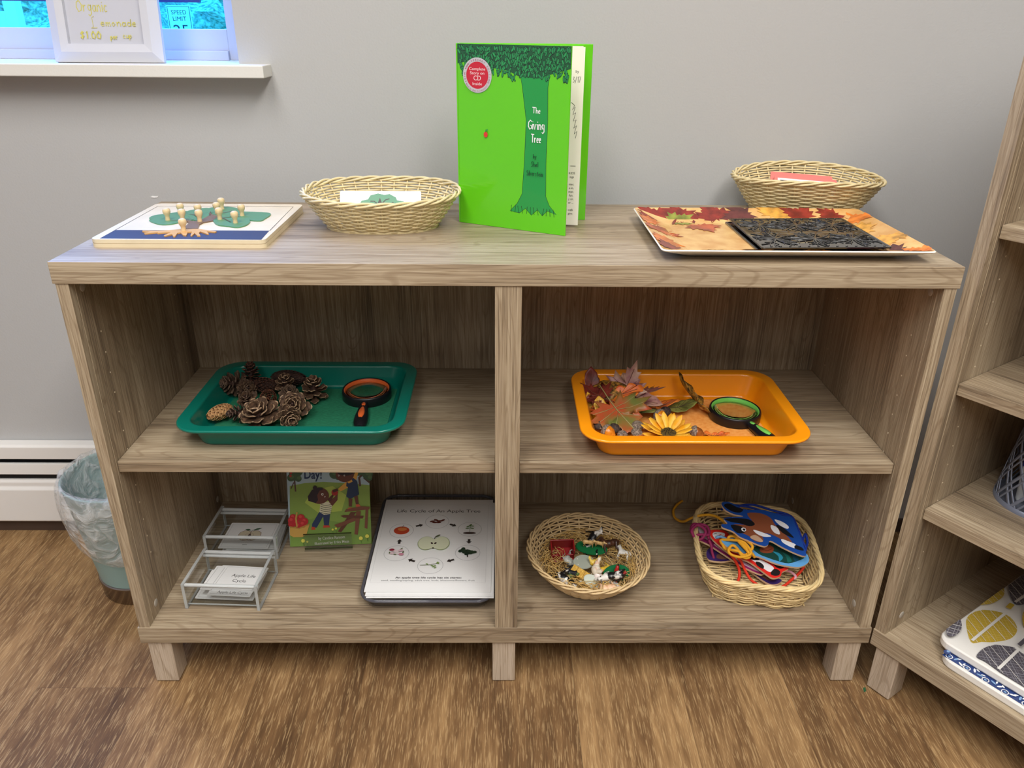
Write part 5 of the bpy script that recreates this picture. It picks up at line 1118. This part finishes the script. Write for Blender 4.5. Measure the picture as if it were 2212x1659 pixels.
animal('toy_horse', 'pale grey toy horse lying beside the red stall', 850, 790, .026, .038, 'grey', (100, 20, -30)); animal('toy_calf', 'black and white toy calf behind the grey plate', 1030, 800, .024, .032, 'cow', (90, 10, 160))
animal('toy_horse', 'dark brown toy horse at the right back of the round basket', 1340, 780, .028, .036, 'brown', (50, 20, 170)); animal('toy_lamb', 'white toy lamb at the right side of the round basket', 1470, 870, .028, .028, 'white', (60, 0, 150))
# grey plate seen from below with four pegs
q = T_(930, 915, .030); t = thing('toy_plate', 'grey oval toy plate with four small pegs, turned upside down', 'toy', (q.x, q.y, ZB + .034), (math.radians(24), 0, math.radians(8)), 'farm toys in the round basket')
MB().lathe([(.0001, -.0012), (.0180, -.0012), (.0190, 0), (.0180, .0012), (.0001, .0012)], BASEK, 36, sy=.74).build('plate', t)
for (x, y) in ((-.011, -.005), (-.010, .006), (.009, .004), (.013, .003)): MB().lathe([(.0009, 0), (.0009, .0012)], mat((226, 224, 206), .4), 10).build('peg', t, loc=(x, y, .0011))
animal('toy_chick', 'yellow toy chick in the middle of the round basket', 1090, 960, .028, .020, 'yel', (20, 0, 200), None, 'bird'); animal('toy_horse', 'golden yellow toy foal beside the yellow chick', 1180, 930, .024, .028, 'yel', (80, 0, 20))
q = T_(880, 1055, .028); hb = thing('toy_hay_bale', 'golden yellow toy hay bale', 'toy', (q.x, q.y, ZB + .028), (math.radians(26), math.radians(18), math.radians(-28)), 'farm toys in the round basket')
MB().box(-.0165, .0165, -.0080, .0080, -.005, .005, two_tone('hay', (190, 144, 48), (226, 184, 86), 300, .7, .35, .65, bump=.8)).build('bale', hb, .0012)
for x in (-.007, .007): MB().box(x - .0005, x + .0005, -.0083, .0083, -.0053, .0053, mat((150, 110, 40), .6)).build('twine', hb)
animal('toy_cow', 'black and white toy cow on a green plate at the right front of the basket', 1400, 1050, .032, .044, 'cow', (-62, 20, 168), BASEG)
animal('toy_dog', 'black and white toy sheepdog at the front left of the basket', 800, 1120, .024, .044, 'cow2', (70, 20, -38)); animal('toy_hen', 'white and orange toy hen in front of the hay bale', 1060, 1080, .028, .030, 'hen', (30, 0, 100), None, 'bird')
q = T_(1140, 1130, .028); o = MB().ell((0, 0, 0), (.0078, .0060, .0085), mat((240, 228, 222), .3), 18, 12).build('toy_egg', loc=(q.x, q.y, ZB + .032)); tag(o, 'pale pink toy egg between hen and cow', 'toy', 'farm toys in the round basket')
q = T_(1085, 1225, .022); o = MB().lathe([(.0001, -.0012), (.0195, -.0012), (.0205, 0)], BASEG, 32, sy=.6, cap=False).lathe([(.0205, 0), (.0195, .0012), (.0001, .0014)], mat((196, 204, 192), .4), 32, sy=.6, cap=False).build('toy_plate', loc=(q.x, q.y, ZB + .028), rot=(math.radians(22), math.radians(14), math.radians(-34))); tag(o, 'pale grey toy plate with green edge at the front of the basket', 'toy', 'farm toys in the round basket')
animal('toy_goose', 'white toy goose under the cow', 1260, 1120, .022, .030, 'white', (80, 0, 10), None, 'bird'); animal('toy_rooster', 'black and red toy rooster at the front right', 1385, 1180, .034, .028, 'red', (40, 20, 120), None, 'bird')
animal('toy_pig', 'pale orange toy pig at the front of the basket', 1250, 1205, .030, .034, 'pink', (80, 0, 10), None, 'pig'); animal('toy_horse', 'black toy horse in the straw at the left of the basket', 560, 1020, .022, .036, 'black', (70, 0, 30)); animal('toy_calf', 'small black toy calf left of the grey plate', 700, 1010, .020, .028, 'black', (90, 0, 100)); animal('toy_duck', 'green toy duck left of the hay bale', 670, 1090, .020, .026, 'grn', (60, 0, 40), None, 'bird')

# ------------------------------------------------------------------ rectangular basket of lacing cards
LB = (.4450, .1560, ZB)
lb = basket('wicker_basket', 'rounded square split willow basket full of lacing cards', LB, math.radians(-9), (.086, .103), (.104, .122), .052, 24, 15, .0016, .0028, m=mat((226, 200, 146), .42, var=.16, vscale=45, name='split_willow'), exp=3.6, flare=.8, wob=.0012, rough_rim=4, rimr=.0026, straight=True)
SLO = .36
def L3(cx, cy, z0, y0=.06, s=SLO):      # crop of the lacing basket -> sloping plane
    return onp(1440 + cx / 5.925, 1060 + cy / 5.925, (0, y0, ZB + z0), (0, -s, 1))
PLYE = mat((226, 196, 160), .6, name='plywood_edge')
def lacing(label, z0, out, edge, shapes, s=SLO):
    P0 = L3(sum(q[0] for q in out) / len(out), sum(q[1] for q in out) / len(out), z0, s=s)
    t = thing('lacing_card', label, 'lacing card', P0, (math.atan(s), 0, 0), 'wooden lacing cards in the square basket')
    R = Euler((math.atan(s), 0, 0)).to_matrix().transposed()
    def C2(c): v = R @ (L3(c[0], c[1], z0, s=s) - P0); return (v.x, v.y)
    pts = smooth_loop([C2(q) for q in out]); MB().prism(pts, -.0040, 0, PLYE, mat(edge, .35)).build('plywood_shape', t, .0003)
    pc = Pic(.00006, .35)
    for kind, pp, c in shapes:
        if kind == 'p': pc.poly(smooth_loop([C2(q) for q in pp], 3), c)
        elif kind == 'l': pc.line([C2(q) for q in pp], .0012, c)
        elif kind == 'c': u = C2(pp[0]); pc.circle(u[0], u[1], pp[1], c)
    if shapes: pc.build('painted_animal', t, (0, 0, .00006))
    return t
BL, BR_, BKK, WH = (28, 74, 156), (138, 78, 52), (26, 26, 30), (232, 232, 236)
lacing('lacing card with purple edge at the bottom of the pile', .012, [(510, 790), (560, 730), (700, 740), (900, 830), (1200, 1040), (1450, 1130), (1460, 1165), (1400, 1195), (1290, 1180), (1100, 1050), (900, 900), (700, 905), (540, 880)], (62, 44, 110), [('p', [(640, 860), (660, 810), (800, 830), (1000, 930), (1300, 1100), (1400, 1135), (1280, 1140), (1060, 1000), (860, 880), (720, 878)], (132, 92, 78))], .10)
lacing('magenta edged lacing card with a pale pink animal', .020, [(360, 580), (380, 520), (450, 470), (600, 560), (800, 680), (1000, 850), (1230, 1030), (1240, 1060), (1180, 1062), (960, 960), (760, 830), (560, 700), (440, 640)], (140, 36, 96), [('p', [(400, 480), (430, 470), (560, 590), (545, 632), (450, 590)], (214, 206, 222)), ('p', [(600, 690), (720, 700), (900, 850), (1180, 1020), (1130, 1020), (900, 900), (760, 800)], (206, 170, 190))], .16)
lacing('red edged lacing card with a black and white cow', .030, [(550, 530), (600, 500), (760, 520), (860, 640), (1050, 760), (1230, 840), (1330, 900), (1560, 980), (1480, 1040), (1460, 1090), (1400, 1115), (1330, 1105), (1200, 1010), (1040, 900), (880, 850), (700, 720), (580, 610)], (222, 44, 36),
       [('p', [(590, 545), (640, 528), (740, 545), (730, 590), (640, 620), (600, 590)], WH), ('p', [(1050, 850), (1130, 850), (1280, 920), (1370, 985), (1350, 1030), (1300, 1035), (1180, 950)], WH), ('p', [(1140, 910), (1200, 920), (1245, 965), (1230, 1000), (1160, 960)], BKK), ('p', [(1380, 1000), (1450, 1030), (1440, 1080), (1380, 1090), (1330, 1060)], BKK), ('p', [(1050, 850), (1130, 845), (1190, 880), (1160, 892), (1080, 880)], BKK), ('p', [(1380, 940), (1500, 975), (1460, 1000), (1400, 980)], BKK), ('l', [(600, 560), (640, 545)], BKK), ('l', [(650, 580), (700, 560)], (196, 60, 50))], .22)
lacing('light blue edged lacing card with a teal feathered rooster', .040, [(700, 640), (800, 600), (1000, 640), (1140, 700), (1320, 640), (1480, 700), (1640, 760), (1780, 800), (1822, 870), (1800, 930), (1700, 975), (1560, 965), (1400, 930), (1200, 850), (1000, 800), (840, 760)], (98, 166, 222),
       [('p', [(1110, 730), (1300, 660), (1480, 710), (1600, 780), (1760, 850), (1700, 890), (1560, 930), (1420, 900), (1300, 860), (1180, 810)], (26, 70, 62)), ('p', [(1200, 730), (1290, 690), (1370, 730), (1350, 790), (1260, 800), (1200, 780)], (140, 70, 44)), ('p', [(1360, 780), (1440, 800), (1490, 860), (1440, 905), (1430, 840)], (44, 140, 168)), ('p', [(1480, 790), (1560, 830), (1600, 900), (1550, 920), (1530, 850)], (30, 104, 96)), ('p', [(1600, 800), (1680, 850), (1690, 890), (1640, 900)], (24, 84, 110)), ('l', [(1220, 750), (1290, 770), (1350, 745)], (90, 40, 30))], .28)
lacing('top lacing card with blue edge and a galloping brown horse', .062, [(705, 180), (720, 145), (800, 145), (900, 190), (1000, 240), (1250, 250), (1480, 320), (1600, 340), (1660, 460), (1730, 640), (1785, 800), (1760, 835), (1650, 800), (1480, 720), (1330, 640), (1300, 690), (1250, 710), (1150, 680), (1060, 640), (940, 590), (850, 520), (720, 470), (705, 430), (780, 420), (740, 350), (980, 330), (860, 300), (760, 250)], BL,
       [('p', [(735, 180), (800, 165), (900, 210), (980, 240), (940, 280), (850, 270), (760, 220)], BKK), ('p', [(1030, 290), (1200, 290), (1330, 350), (1400, 450), (1560, 600), (1620, 700), (1500, 640), (1340, 560), (1200, 540), (1240, 620), (1210, 660), (1120, 640), (1050, 580), (940, 530), (840, 450), (900, 430), (1060, 440), (1100, 400)], BR_),
        ('p', [(740, 360), (900, 350), (1060, 370), (1130, 430), (1060, 455), (940, 420), (820, 400)], BKK), ('p', [(820, 440), (960, 460), (1010, 530), (900, 540)], BKK), ('p', [(1110, 500), (1240, 540), (1340, 585), (1240, 590), (1150, 550)], WH), ('p', [(1340, 440), (1420, 480), (1450, 560), (1380, 540), (1335, 480)], WH), ('p', [(1470, 620), (1560, 650), (1650, 690), (1650, 740), (1560, 710), (1480, 660)], WH), ('p', [(1380, 370), (1480, 400), (1560, 460), (1540, 490), (1440, 440)], WH),
        ('p', [(1400, 440), (1500, 480), (1620, 590), (1600, 600), (1480, 540)], BKK), ('p', [(1640, 740), (1650, 700), (1730, 730), (1750, 770)], BKK), ('p', [(1070, 590), (1140, 570), (1230, 640), (1200, 660), (1090, 620)], (196, 160, 130)), ('c', [(985, 500), .0042], WH), ('c', [(990, 502), .0024], BKK)], .34)
# the laces
def lace(label, cols, pts, r=.0025, s=.30):
    P = []
    for (cx, cy, z) in pts: q = L3(cx, cy, z, s=0); P.append(Vector((q.x, q.y, q.z)))
    sm = []
    for i in range(len(P) - 1):
        a, b_, c, d = P[max(0, i - 1)], P[i], P[i + 1], P[min(len(P) - 1, i + 2)]
        for k in range(6):
            t = k / 6; sm.append(.5 * ((2 * b_) + (c - a) * t + (2 * a - 5 * b_ + 4 * c - d) * t * t + (3 * b_ - a - 3 * c + d) * t ** 3))
    sm.append(P[-1]); o0 = sm[0].copy(); b = MB().tube([p - o0 for p in sm], r, mat(cols, .7, bump=.4, bscale=900), 8)
    o = b.build('lace', loc=o0); tag(o, label, 'lace', 'laces of the lacing cards'); return o
YE, RE, BU, MG = (238, 172, 40), (226, 56, 28), (20, 54, 158), (150, 40, 90)
lace('thick yellow lace trailing out over the left rim of the square basket', YE, [(200, 130, .012), (130, 185, .010), (85, 260, .008), (110, 350, .010), (210, 395, .022), (330, 345, .050), (470, 312, .062), (620, 325, .070), (760, 420, .074), (880, 560, .076), (990, 700, .074), (1090, 800, .066), (1125, 850, .058)])
lace('yellow lace bundle wound on the light blue hook', YE, [(780, 640, .066), (800, 590, .070), (870, 590, .072), (930, 660, .074), (1040, 780, .070), (1060, 850, .062), (980, 850, .062), (900, 740, .066), (840, 700, .068), (790, 760, .064), (830, 820, .060), (960, 850, .062), (1080, 800, .070), (1010, 680, .076), (920, 640, .076), (700, 630, .064), (720, 700, .060), (760, 750, .058), (850, 760, .066), (930, 780, .066), (1000, 830, .062), (1100, 720, .076), (990, 620, .078), (900, 590, .078)])
lace('blue lace looped around the horse card', BU, [(700, 250, .066), (760, 190, .074), (920, 190, .078), (1100, 220, .080), (1300, 290, .082), (1500, 310, .080), (1600, 350, .078), (1650, 470, .072), (1710, 600, .066), (1780, 760, .056), (1600, 790, .054), (1440, 690, .062), (1300, 560, .072), (1220, 440, .080), (1240, 360, .082), (1340, 320, .084), (1480, 400, .078), (1600, 500, .072), (1720, 640, .064), (1760, 580, .064), (1780, 560, .062), (1800, 680, .054), (1740, 800, .050)], .0022)
lace('second strand of blue lace behind the horse', BU, [(900, 200, .078), (1100, 180, .080), (1350, 250, .080), (1580, 320, .078), (1660, 440, .074), (1730, 620, .064), (1770, 740, .056)], .0022)
lace('long red lace hanging down to the basket floor', RE, [(820, 820, .044), (880, 900, .038), (930, 1020, .022), (920, 1140, .012), (860, 1220, .010), (800, 1240, .010)])
lace('red lace curving along the front of the basket', RE, [(880, 830, .046), (950, 900, .040), (1000, 1010, .026), (1080, 1140, .014), (1200, 1220, .012), (1340, 1250, .012), (1480, 1230, .012), (1600, 1140, .014), (1700, 1050, .020), (1760, 970, .030)])
lace('magenta lace coiled at the left rim of the basket', MG, [(540, 620, .050), (500, 500, .058), (420, 440, .062), (340, 430, .062), (310, 500, .060), (350, 570, .056), (430, 560, .060), (540, 560, .058), (520, 460, .064), (420, 430, .066), (330, 460, .066), (350, 600, .054), (440, 620, .054), (500, 520, .064), (400, 440, .068), (320, 520, .064), (390, 640, .050)])
lace('magenta lace end hanging below the coil', MG, [(540, 630, .048), (570, 700, .040), (580, 780, .030), (600, 850, .022), (608, 910, .016)])
lace('pale pink lace at the right under the red cow card', (226, 170, 186), [(1500, 1020, .026), (1570, 1030, .024), (1630, 1070, .020), (1650, 1110, .016), (1610, 1130, .014)])
lace('light blue lace under the yellow bundle', (120, 168, 214), [(630, 600, .058), (700, 590, .060), (800, 640, .060), (880, 740, .060), (930, 800, .058)])

# ------------------------------------------------------------------ in the corner bookshelf
q = Vector((.8160, .0120, .3566))
mc = thing('pencil_cup', 'grey cut-out lattice cup of markers on the corner shelf', 'cup', q, 0)
GY = mat((128, 134, 150), .4, .3, name='grey_painted_metal')
HC, R0, R1 = .118, .0640, .0500
def CS(a, z, o_=0): r = R0 + (R1 - R0) * z / HC + o_; return (r * math.cos(a), r * math.sin(a), z)
b = MB()
def band(a0, z0, a1, z1, w_):
    n = 10; d = math.hypot((a1 - a0) * .06, z1 - z0); ux, uz = (a1 - a0) * .06 / d, (z1 - z0) / d; vs = []
    for i in range(n + 1):
        t_ = i / n; a = a0 + (a1 - a0) * t_; z = z0 + (z1 - z0) * t_
        for s_ in (-1, 1):
            for o_ in (0, -.001): vs.append(CS(a - s_ * uz * w_ / 2 / .06, min(HC, max(0, z + s_ * ux * w_ / 2)), o_))
    f = []
    for i in range(n): k = i * 4; f += [(k, k + 4, k + 6, k + 2), (k + 1, k + 3, k + 7, k + 5), (k, k + 1, k + 5, k + 4), (k + 2, k + 6, k + 7, k + 3)]
    b.add(vs, f, GY, True)
for i in range(11):
    a = i * 2 * PI / 11
    for (d_, w_) in ((0, .0048), (.17, .0030)): band(a + d_, .004, a + d_ + 1.15, HC - .006, w_); band(a + d_, .004, a + d_ - 1.15, HC - .006, w_)
b.lathe([(R0, 0), (R0 - .0006, .0080), (R0 - .0016, .0080), (R0 - .001, .0)], GY, 64, cap=False).lathe([(R1 + .0008, HC - .010), (R1, HC), (R1 - .0012, HC), (R1 - .0004, HC - .010)], GY, 64, cap=False).lathe([(.0001, .0004), (R0, .0004)], GY, 48, cap=False)
b.build('lattice_wall', mc)
rg = random.Random(9)
for i, (dx, dy, c, capc, lab) in enumerate(((-.020, -.022, (240, 240, 240), (226, 118, 28), 'white marker with an orange cap in the lattice cup'), (.004, -.030, (236, 236, 238), (190, 36, 50), 'white marker with a red cap in the lattice cup'), (-.030, .004, (236, 238, 238), (40, 60, 150), 'white marker with a blue cap in the lattice cup'), (.020, -.012, (238, 238, 236), (30, 110, 70), 'white marker with a green cap in the lattice cup'), (-.004, .012, (236, 236, 236), (96, 52, 130), 'white marker with a purple cap in the lattice cup'), (-.012, -.006, (60, 62, 66), (60, 60, 60), 'dark grey pen in the lattice cup'))):
    t = thing('marker', lab, 'marker', (q.x + dx, q.y + dy, q.z + .0012), (math.radians(rg.uniform(-6, 6)), math.radians(rg.uniform(-6, 6)), 0), 'markers in the lattice cup')
    MB().lathe([(.0045, 0), (.0065, .004), (.0065, .058)], mat(c, .35), 16).build('barrel', t); MB().lathe([(.0068, .058), (.0070, .060), (.0066, .078), (.004, .086)], mat(capc, .35), 16).build('cap', t)
    if i in (0, 3): MB().lathe([(.00655, .018), (.00655, .036)], mat((30, 110, 70), .4), 16, cap=False).build('printed_band', t)
# laptop-tray like boards on the bottom: leaf print on top, blue pattern below (local frame of the corner shelf)
cm = cb.matrix_basis if False else Matrix.Translation(cb.location) @ Matrix.Rotation(A2, 4, 'Z')
def inl(x, y, z): return cm @ Vector((x, y, z))
bw2, bd2 = .330, .290
for i, (xa, ya, z0, lab) in enumerate(((.262, .158, ZB, 'lap tray with a blue and white scroll pattern, under the leaf printed one'), (.2455, .1750, ZB + .0150, 'lap tray printed with yellow and grey leaves in the corner shelf'))):
    p = inl(xa, ya, 0); t = thing('lap_tray', lab, 'tray', (p.x, p.y, z0), (0, 0, A2), 'lap trays in the corner shelf')
    b = MB().loft([rrect(bw2 - .004, bd2 - .004, .020, .0002, 7), rrect(bw2, bd2, .022, .003, 7), rrect(bw2, bd2, .022, .0125, 7), rrect(bw2 - .004, bd2 - .004, .020, .0145, 7)], mat((238, 236, 230), .3), smooth=False); b.build('board', t, .0006)
    pc = Pic(.00005, .3, .3)
    if i == 0:
        rg = random.Random(1)
        DB = (40, 62, 118); LBL = (128, 164, 204)
        pc.rect(-bw2 / 2 + .004, -bd2 / 2 + .004, bw2 / 2 - .004, -bd2 / 2 + .020, DB); pc.rect(-bw2 / 2 + .004, -bd2 / 2 + .020, -bw2 / 2 + .018, bd2 / 2 - .004, DB)
        for k in range(34):
            u = -bw2 / 2 + .012 + k * .0094; v = -bd2 / 2 + .010 + .003 * math.sin(k * 1.9)
            if k % 3 == 0: pc.ring(u, v, .0045, .0013, (236, 238, 240)); pc.circle(u, v, .0018, LBL)
            else: pc.circle(u, v, .0046, LBL if k % 2 else (232, 236, 240), .0016, rot=k * 1.3); pc.circle(u + .003, v + .004, .0030, (232, 236, 240), .0012, rot=k * .7)
        for k in range(0):
            u = -bw2 / 2 + .008 + k * .0108; v = -bd2 / 2 + .008
            pc.circle(u, v + .002 * (k % 2), .0060, DB, .0050); pc.circle(u + .003, v + .001, .0030, LBL, .0022, rot=k)
        for k in range(26):
            u = -bw2 / 2 + .007; v = -bd2 / 2 + .012 + k * .0105; pc.circle(u, v, .0050, DB, .0060); pc.circle(u, v + .003, .0022, LBL, .0030)
    else:
        YL1, YL2, GG, GG2 = (206, 176, 64), (222, 198, 110), (92, 88, 96), (150, 148, 156)
        hx_, hy_ = bw2 / 2 - .0035, bd2 / 2 - .0035
        def clipf(P_):
            for ax_, lim_, sg_ in ((0, hx_, 1), (0, hx_, -1), (1, hy_, 1), (1, hy_, -1)):
                o_ = []
                for q_ in range(len(P_)):
                    A_, B_ = P_[q_ - 1], P_[q_]; ia, ib = sg_ * A_[ax_] <= lim_, sg_ * B_[ax_] <= lim_
                    if ia != ib: t_ = (lim_ * sg_ - A_[ax_]) / (B_[ax_] - A_[ax_]); o_.append((A_[0] + (B_[0] - A_[0]) * t_, A_[1] + (B_[1] - A_[1]) * t_))
                    if ib: o_.append(B_)
                P_ = o_
            return P_
        def hatch(P_, ang_, step_, c_, rg):
            ca, sa = math.cos(ang_), math.sin(ang_); vs_ = [-p_[0] * sa + p_[1] * ca for p_ in P_]; v_ = min(vs_) + step_ * .5
            while v_ < max(vs_):
                xs_ = []
                for q_ in range(len(P_)):
                    a_, b2_ = P_[q_ - 1], P_[q_]; va, vb = -a_[0] * sa + a_[1] * ca - v_, -b2_[0] * sa + b2_[1] * ca - v_
                    if va * vb < 0: t_ = va / (va - vb); X, Y = a_[0] + (b2_[0] - a_[0]) * t_, a_[1] + (b2_[1] - a_[1]) * t_; xs_.append(X * ca + Y * sa)
                xs_.sort()
                for q_ in range(0, len(xs_) - 1, 2): pc.line([(xs_[q_] * ca - v_ * sa, xs_[q_] * sa + v_ * ca), (xs_[q_ + 1] * ca - v_ * sa, xs_[q_ + 1] * sa + v_ * ca)], rg.uniform(.0003, .0011), c_)
                v_ += step_ * rg.uniform(.6, 1.4)
        # leaves laid out where the visible corner shows them
        def N2(cx, cy):
            g = onp(2020 + cx / 5.18, 1200 + cy / 5.18, (0, 0, z0 + .0145), (0, 0, 1)); d = Matrix.Rotation(-A2, 4, 'Z') @ (g - Vector((p.x, p.y, g.z))); return d.x, d.y
        CR = (238, 236, 230)
        for sd, (out_, c1, c2, rib) in enumerate((
            ([(400, 968), (345, 760), (380, 670), (480, 620), (600, 612), (740, 640), (850, 700), (915, 800), (900, 880), (820, 940), (650, 970), (520, 968)], YL1, YL2, ((410, 960), (790, 650))),
            ([(460, 1140), (540, 1050), (650, 1015), (780, 1020), (890, 1050), (1060, 1200), (1120, 1500), (900, 1440), (700, 1300), (560, 1200)], GG, GG2, ((700, 1290), (930, 1070))),
            ([(880, 560), (815, 400), (830, 310), (900, 260), (1000, 240), (1200, 250), (1300, 400), (1150, 540), (1000, 565)], GG, GG2, ((885, 550), (1200, 330))),
            ([(465, 575), (560, 480), (720, 360), (765, 430), (740, 500), (640, 560), (540, 578)], YL1, YL2, ((470, 560), (500, 530))),
            ([(115, 900), (130, 800), (240, 715), (285, 800), (270, 880), (210, 935), (150, 940)], GG, GG2, ((240, 700), (242, 702))),
            ([(960, 730), (1000, 640), (1100, 600), (1250, 700), (1200, 900), (1000, 860)], YL1, YL2, ((1000, 850), (1200, 640))))):
            P_ = clipf(smooth_loop([N2(*q_) for q_ in out_], 4)); rg = random.Random(sd); pc.poly(P_, c1)
            ra, rb_ = N2(*rib[0]), N2(*rib[1]); a0_ = math.atan2(rb_[1] - ra[1], rb_[0] - ra[0])
            hatch(P_, a0_ + .75, .0055, c2, rg); hatch(P_, a0_ - .85, .0060, c2, rg); hatch(P_, a0_ + 1.0, .016, CR, rg)
            if math.hypot(rb_[0] - ra[0], rb_[1] - ra[1]) > .02 and sd != 3: pc.line([ra, rb_], .0042, CR)
        for sq_, c_ in (([(770, 625), (820, 575), (875, 600), (830, 650)], YL1), ([(900, 1040), (980, 970), (1010, 1010), (940, 1068)], GG)): pc.poly([N2(*q_) for q_ in sq_], c_)
    pc.build('printed_pattern', t, (0, 0, .0146))
# scrap of green leaf on the floor
q = atz(1867, 1490, 0); o = MB().prism([(-.003, -.006), (.002, -.003), (.004, .006), (-.001, .003)], 0, .0006, mat((34, 84, 52), .6)).build('leaf_scrap', loc=(q.x, q.y, 0)); tag(o, 'tiny dark green scrap on the floor between the bookshelf feet', 'scrap')
for o in bpy.data.objects:
    if o.name.startswith('toy_plate') and o.type == 'MESH' or o.name.startswith(('ground_plate', 'plate')) and o.type == 'MESH':
        for f in o.data.polygons: f.use_smooth = False
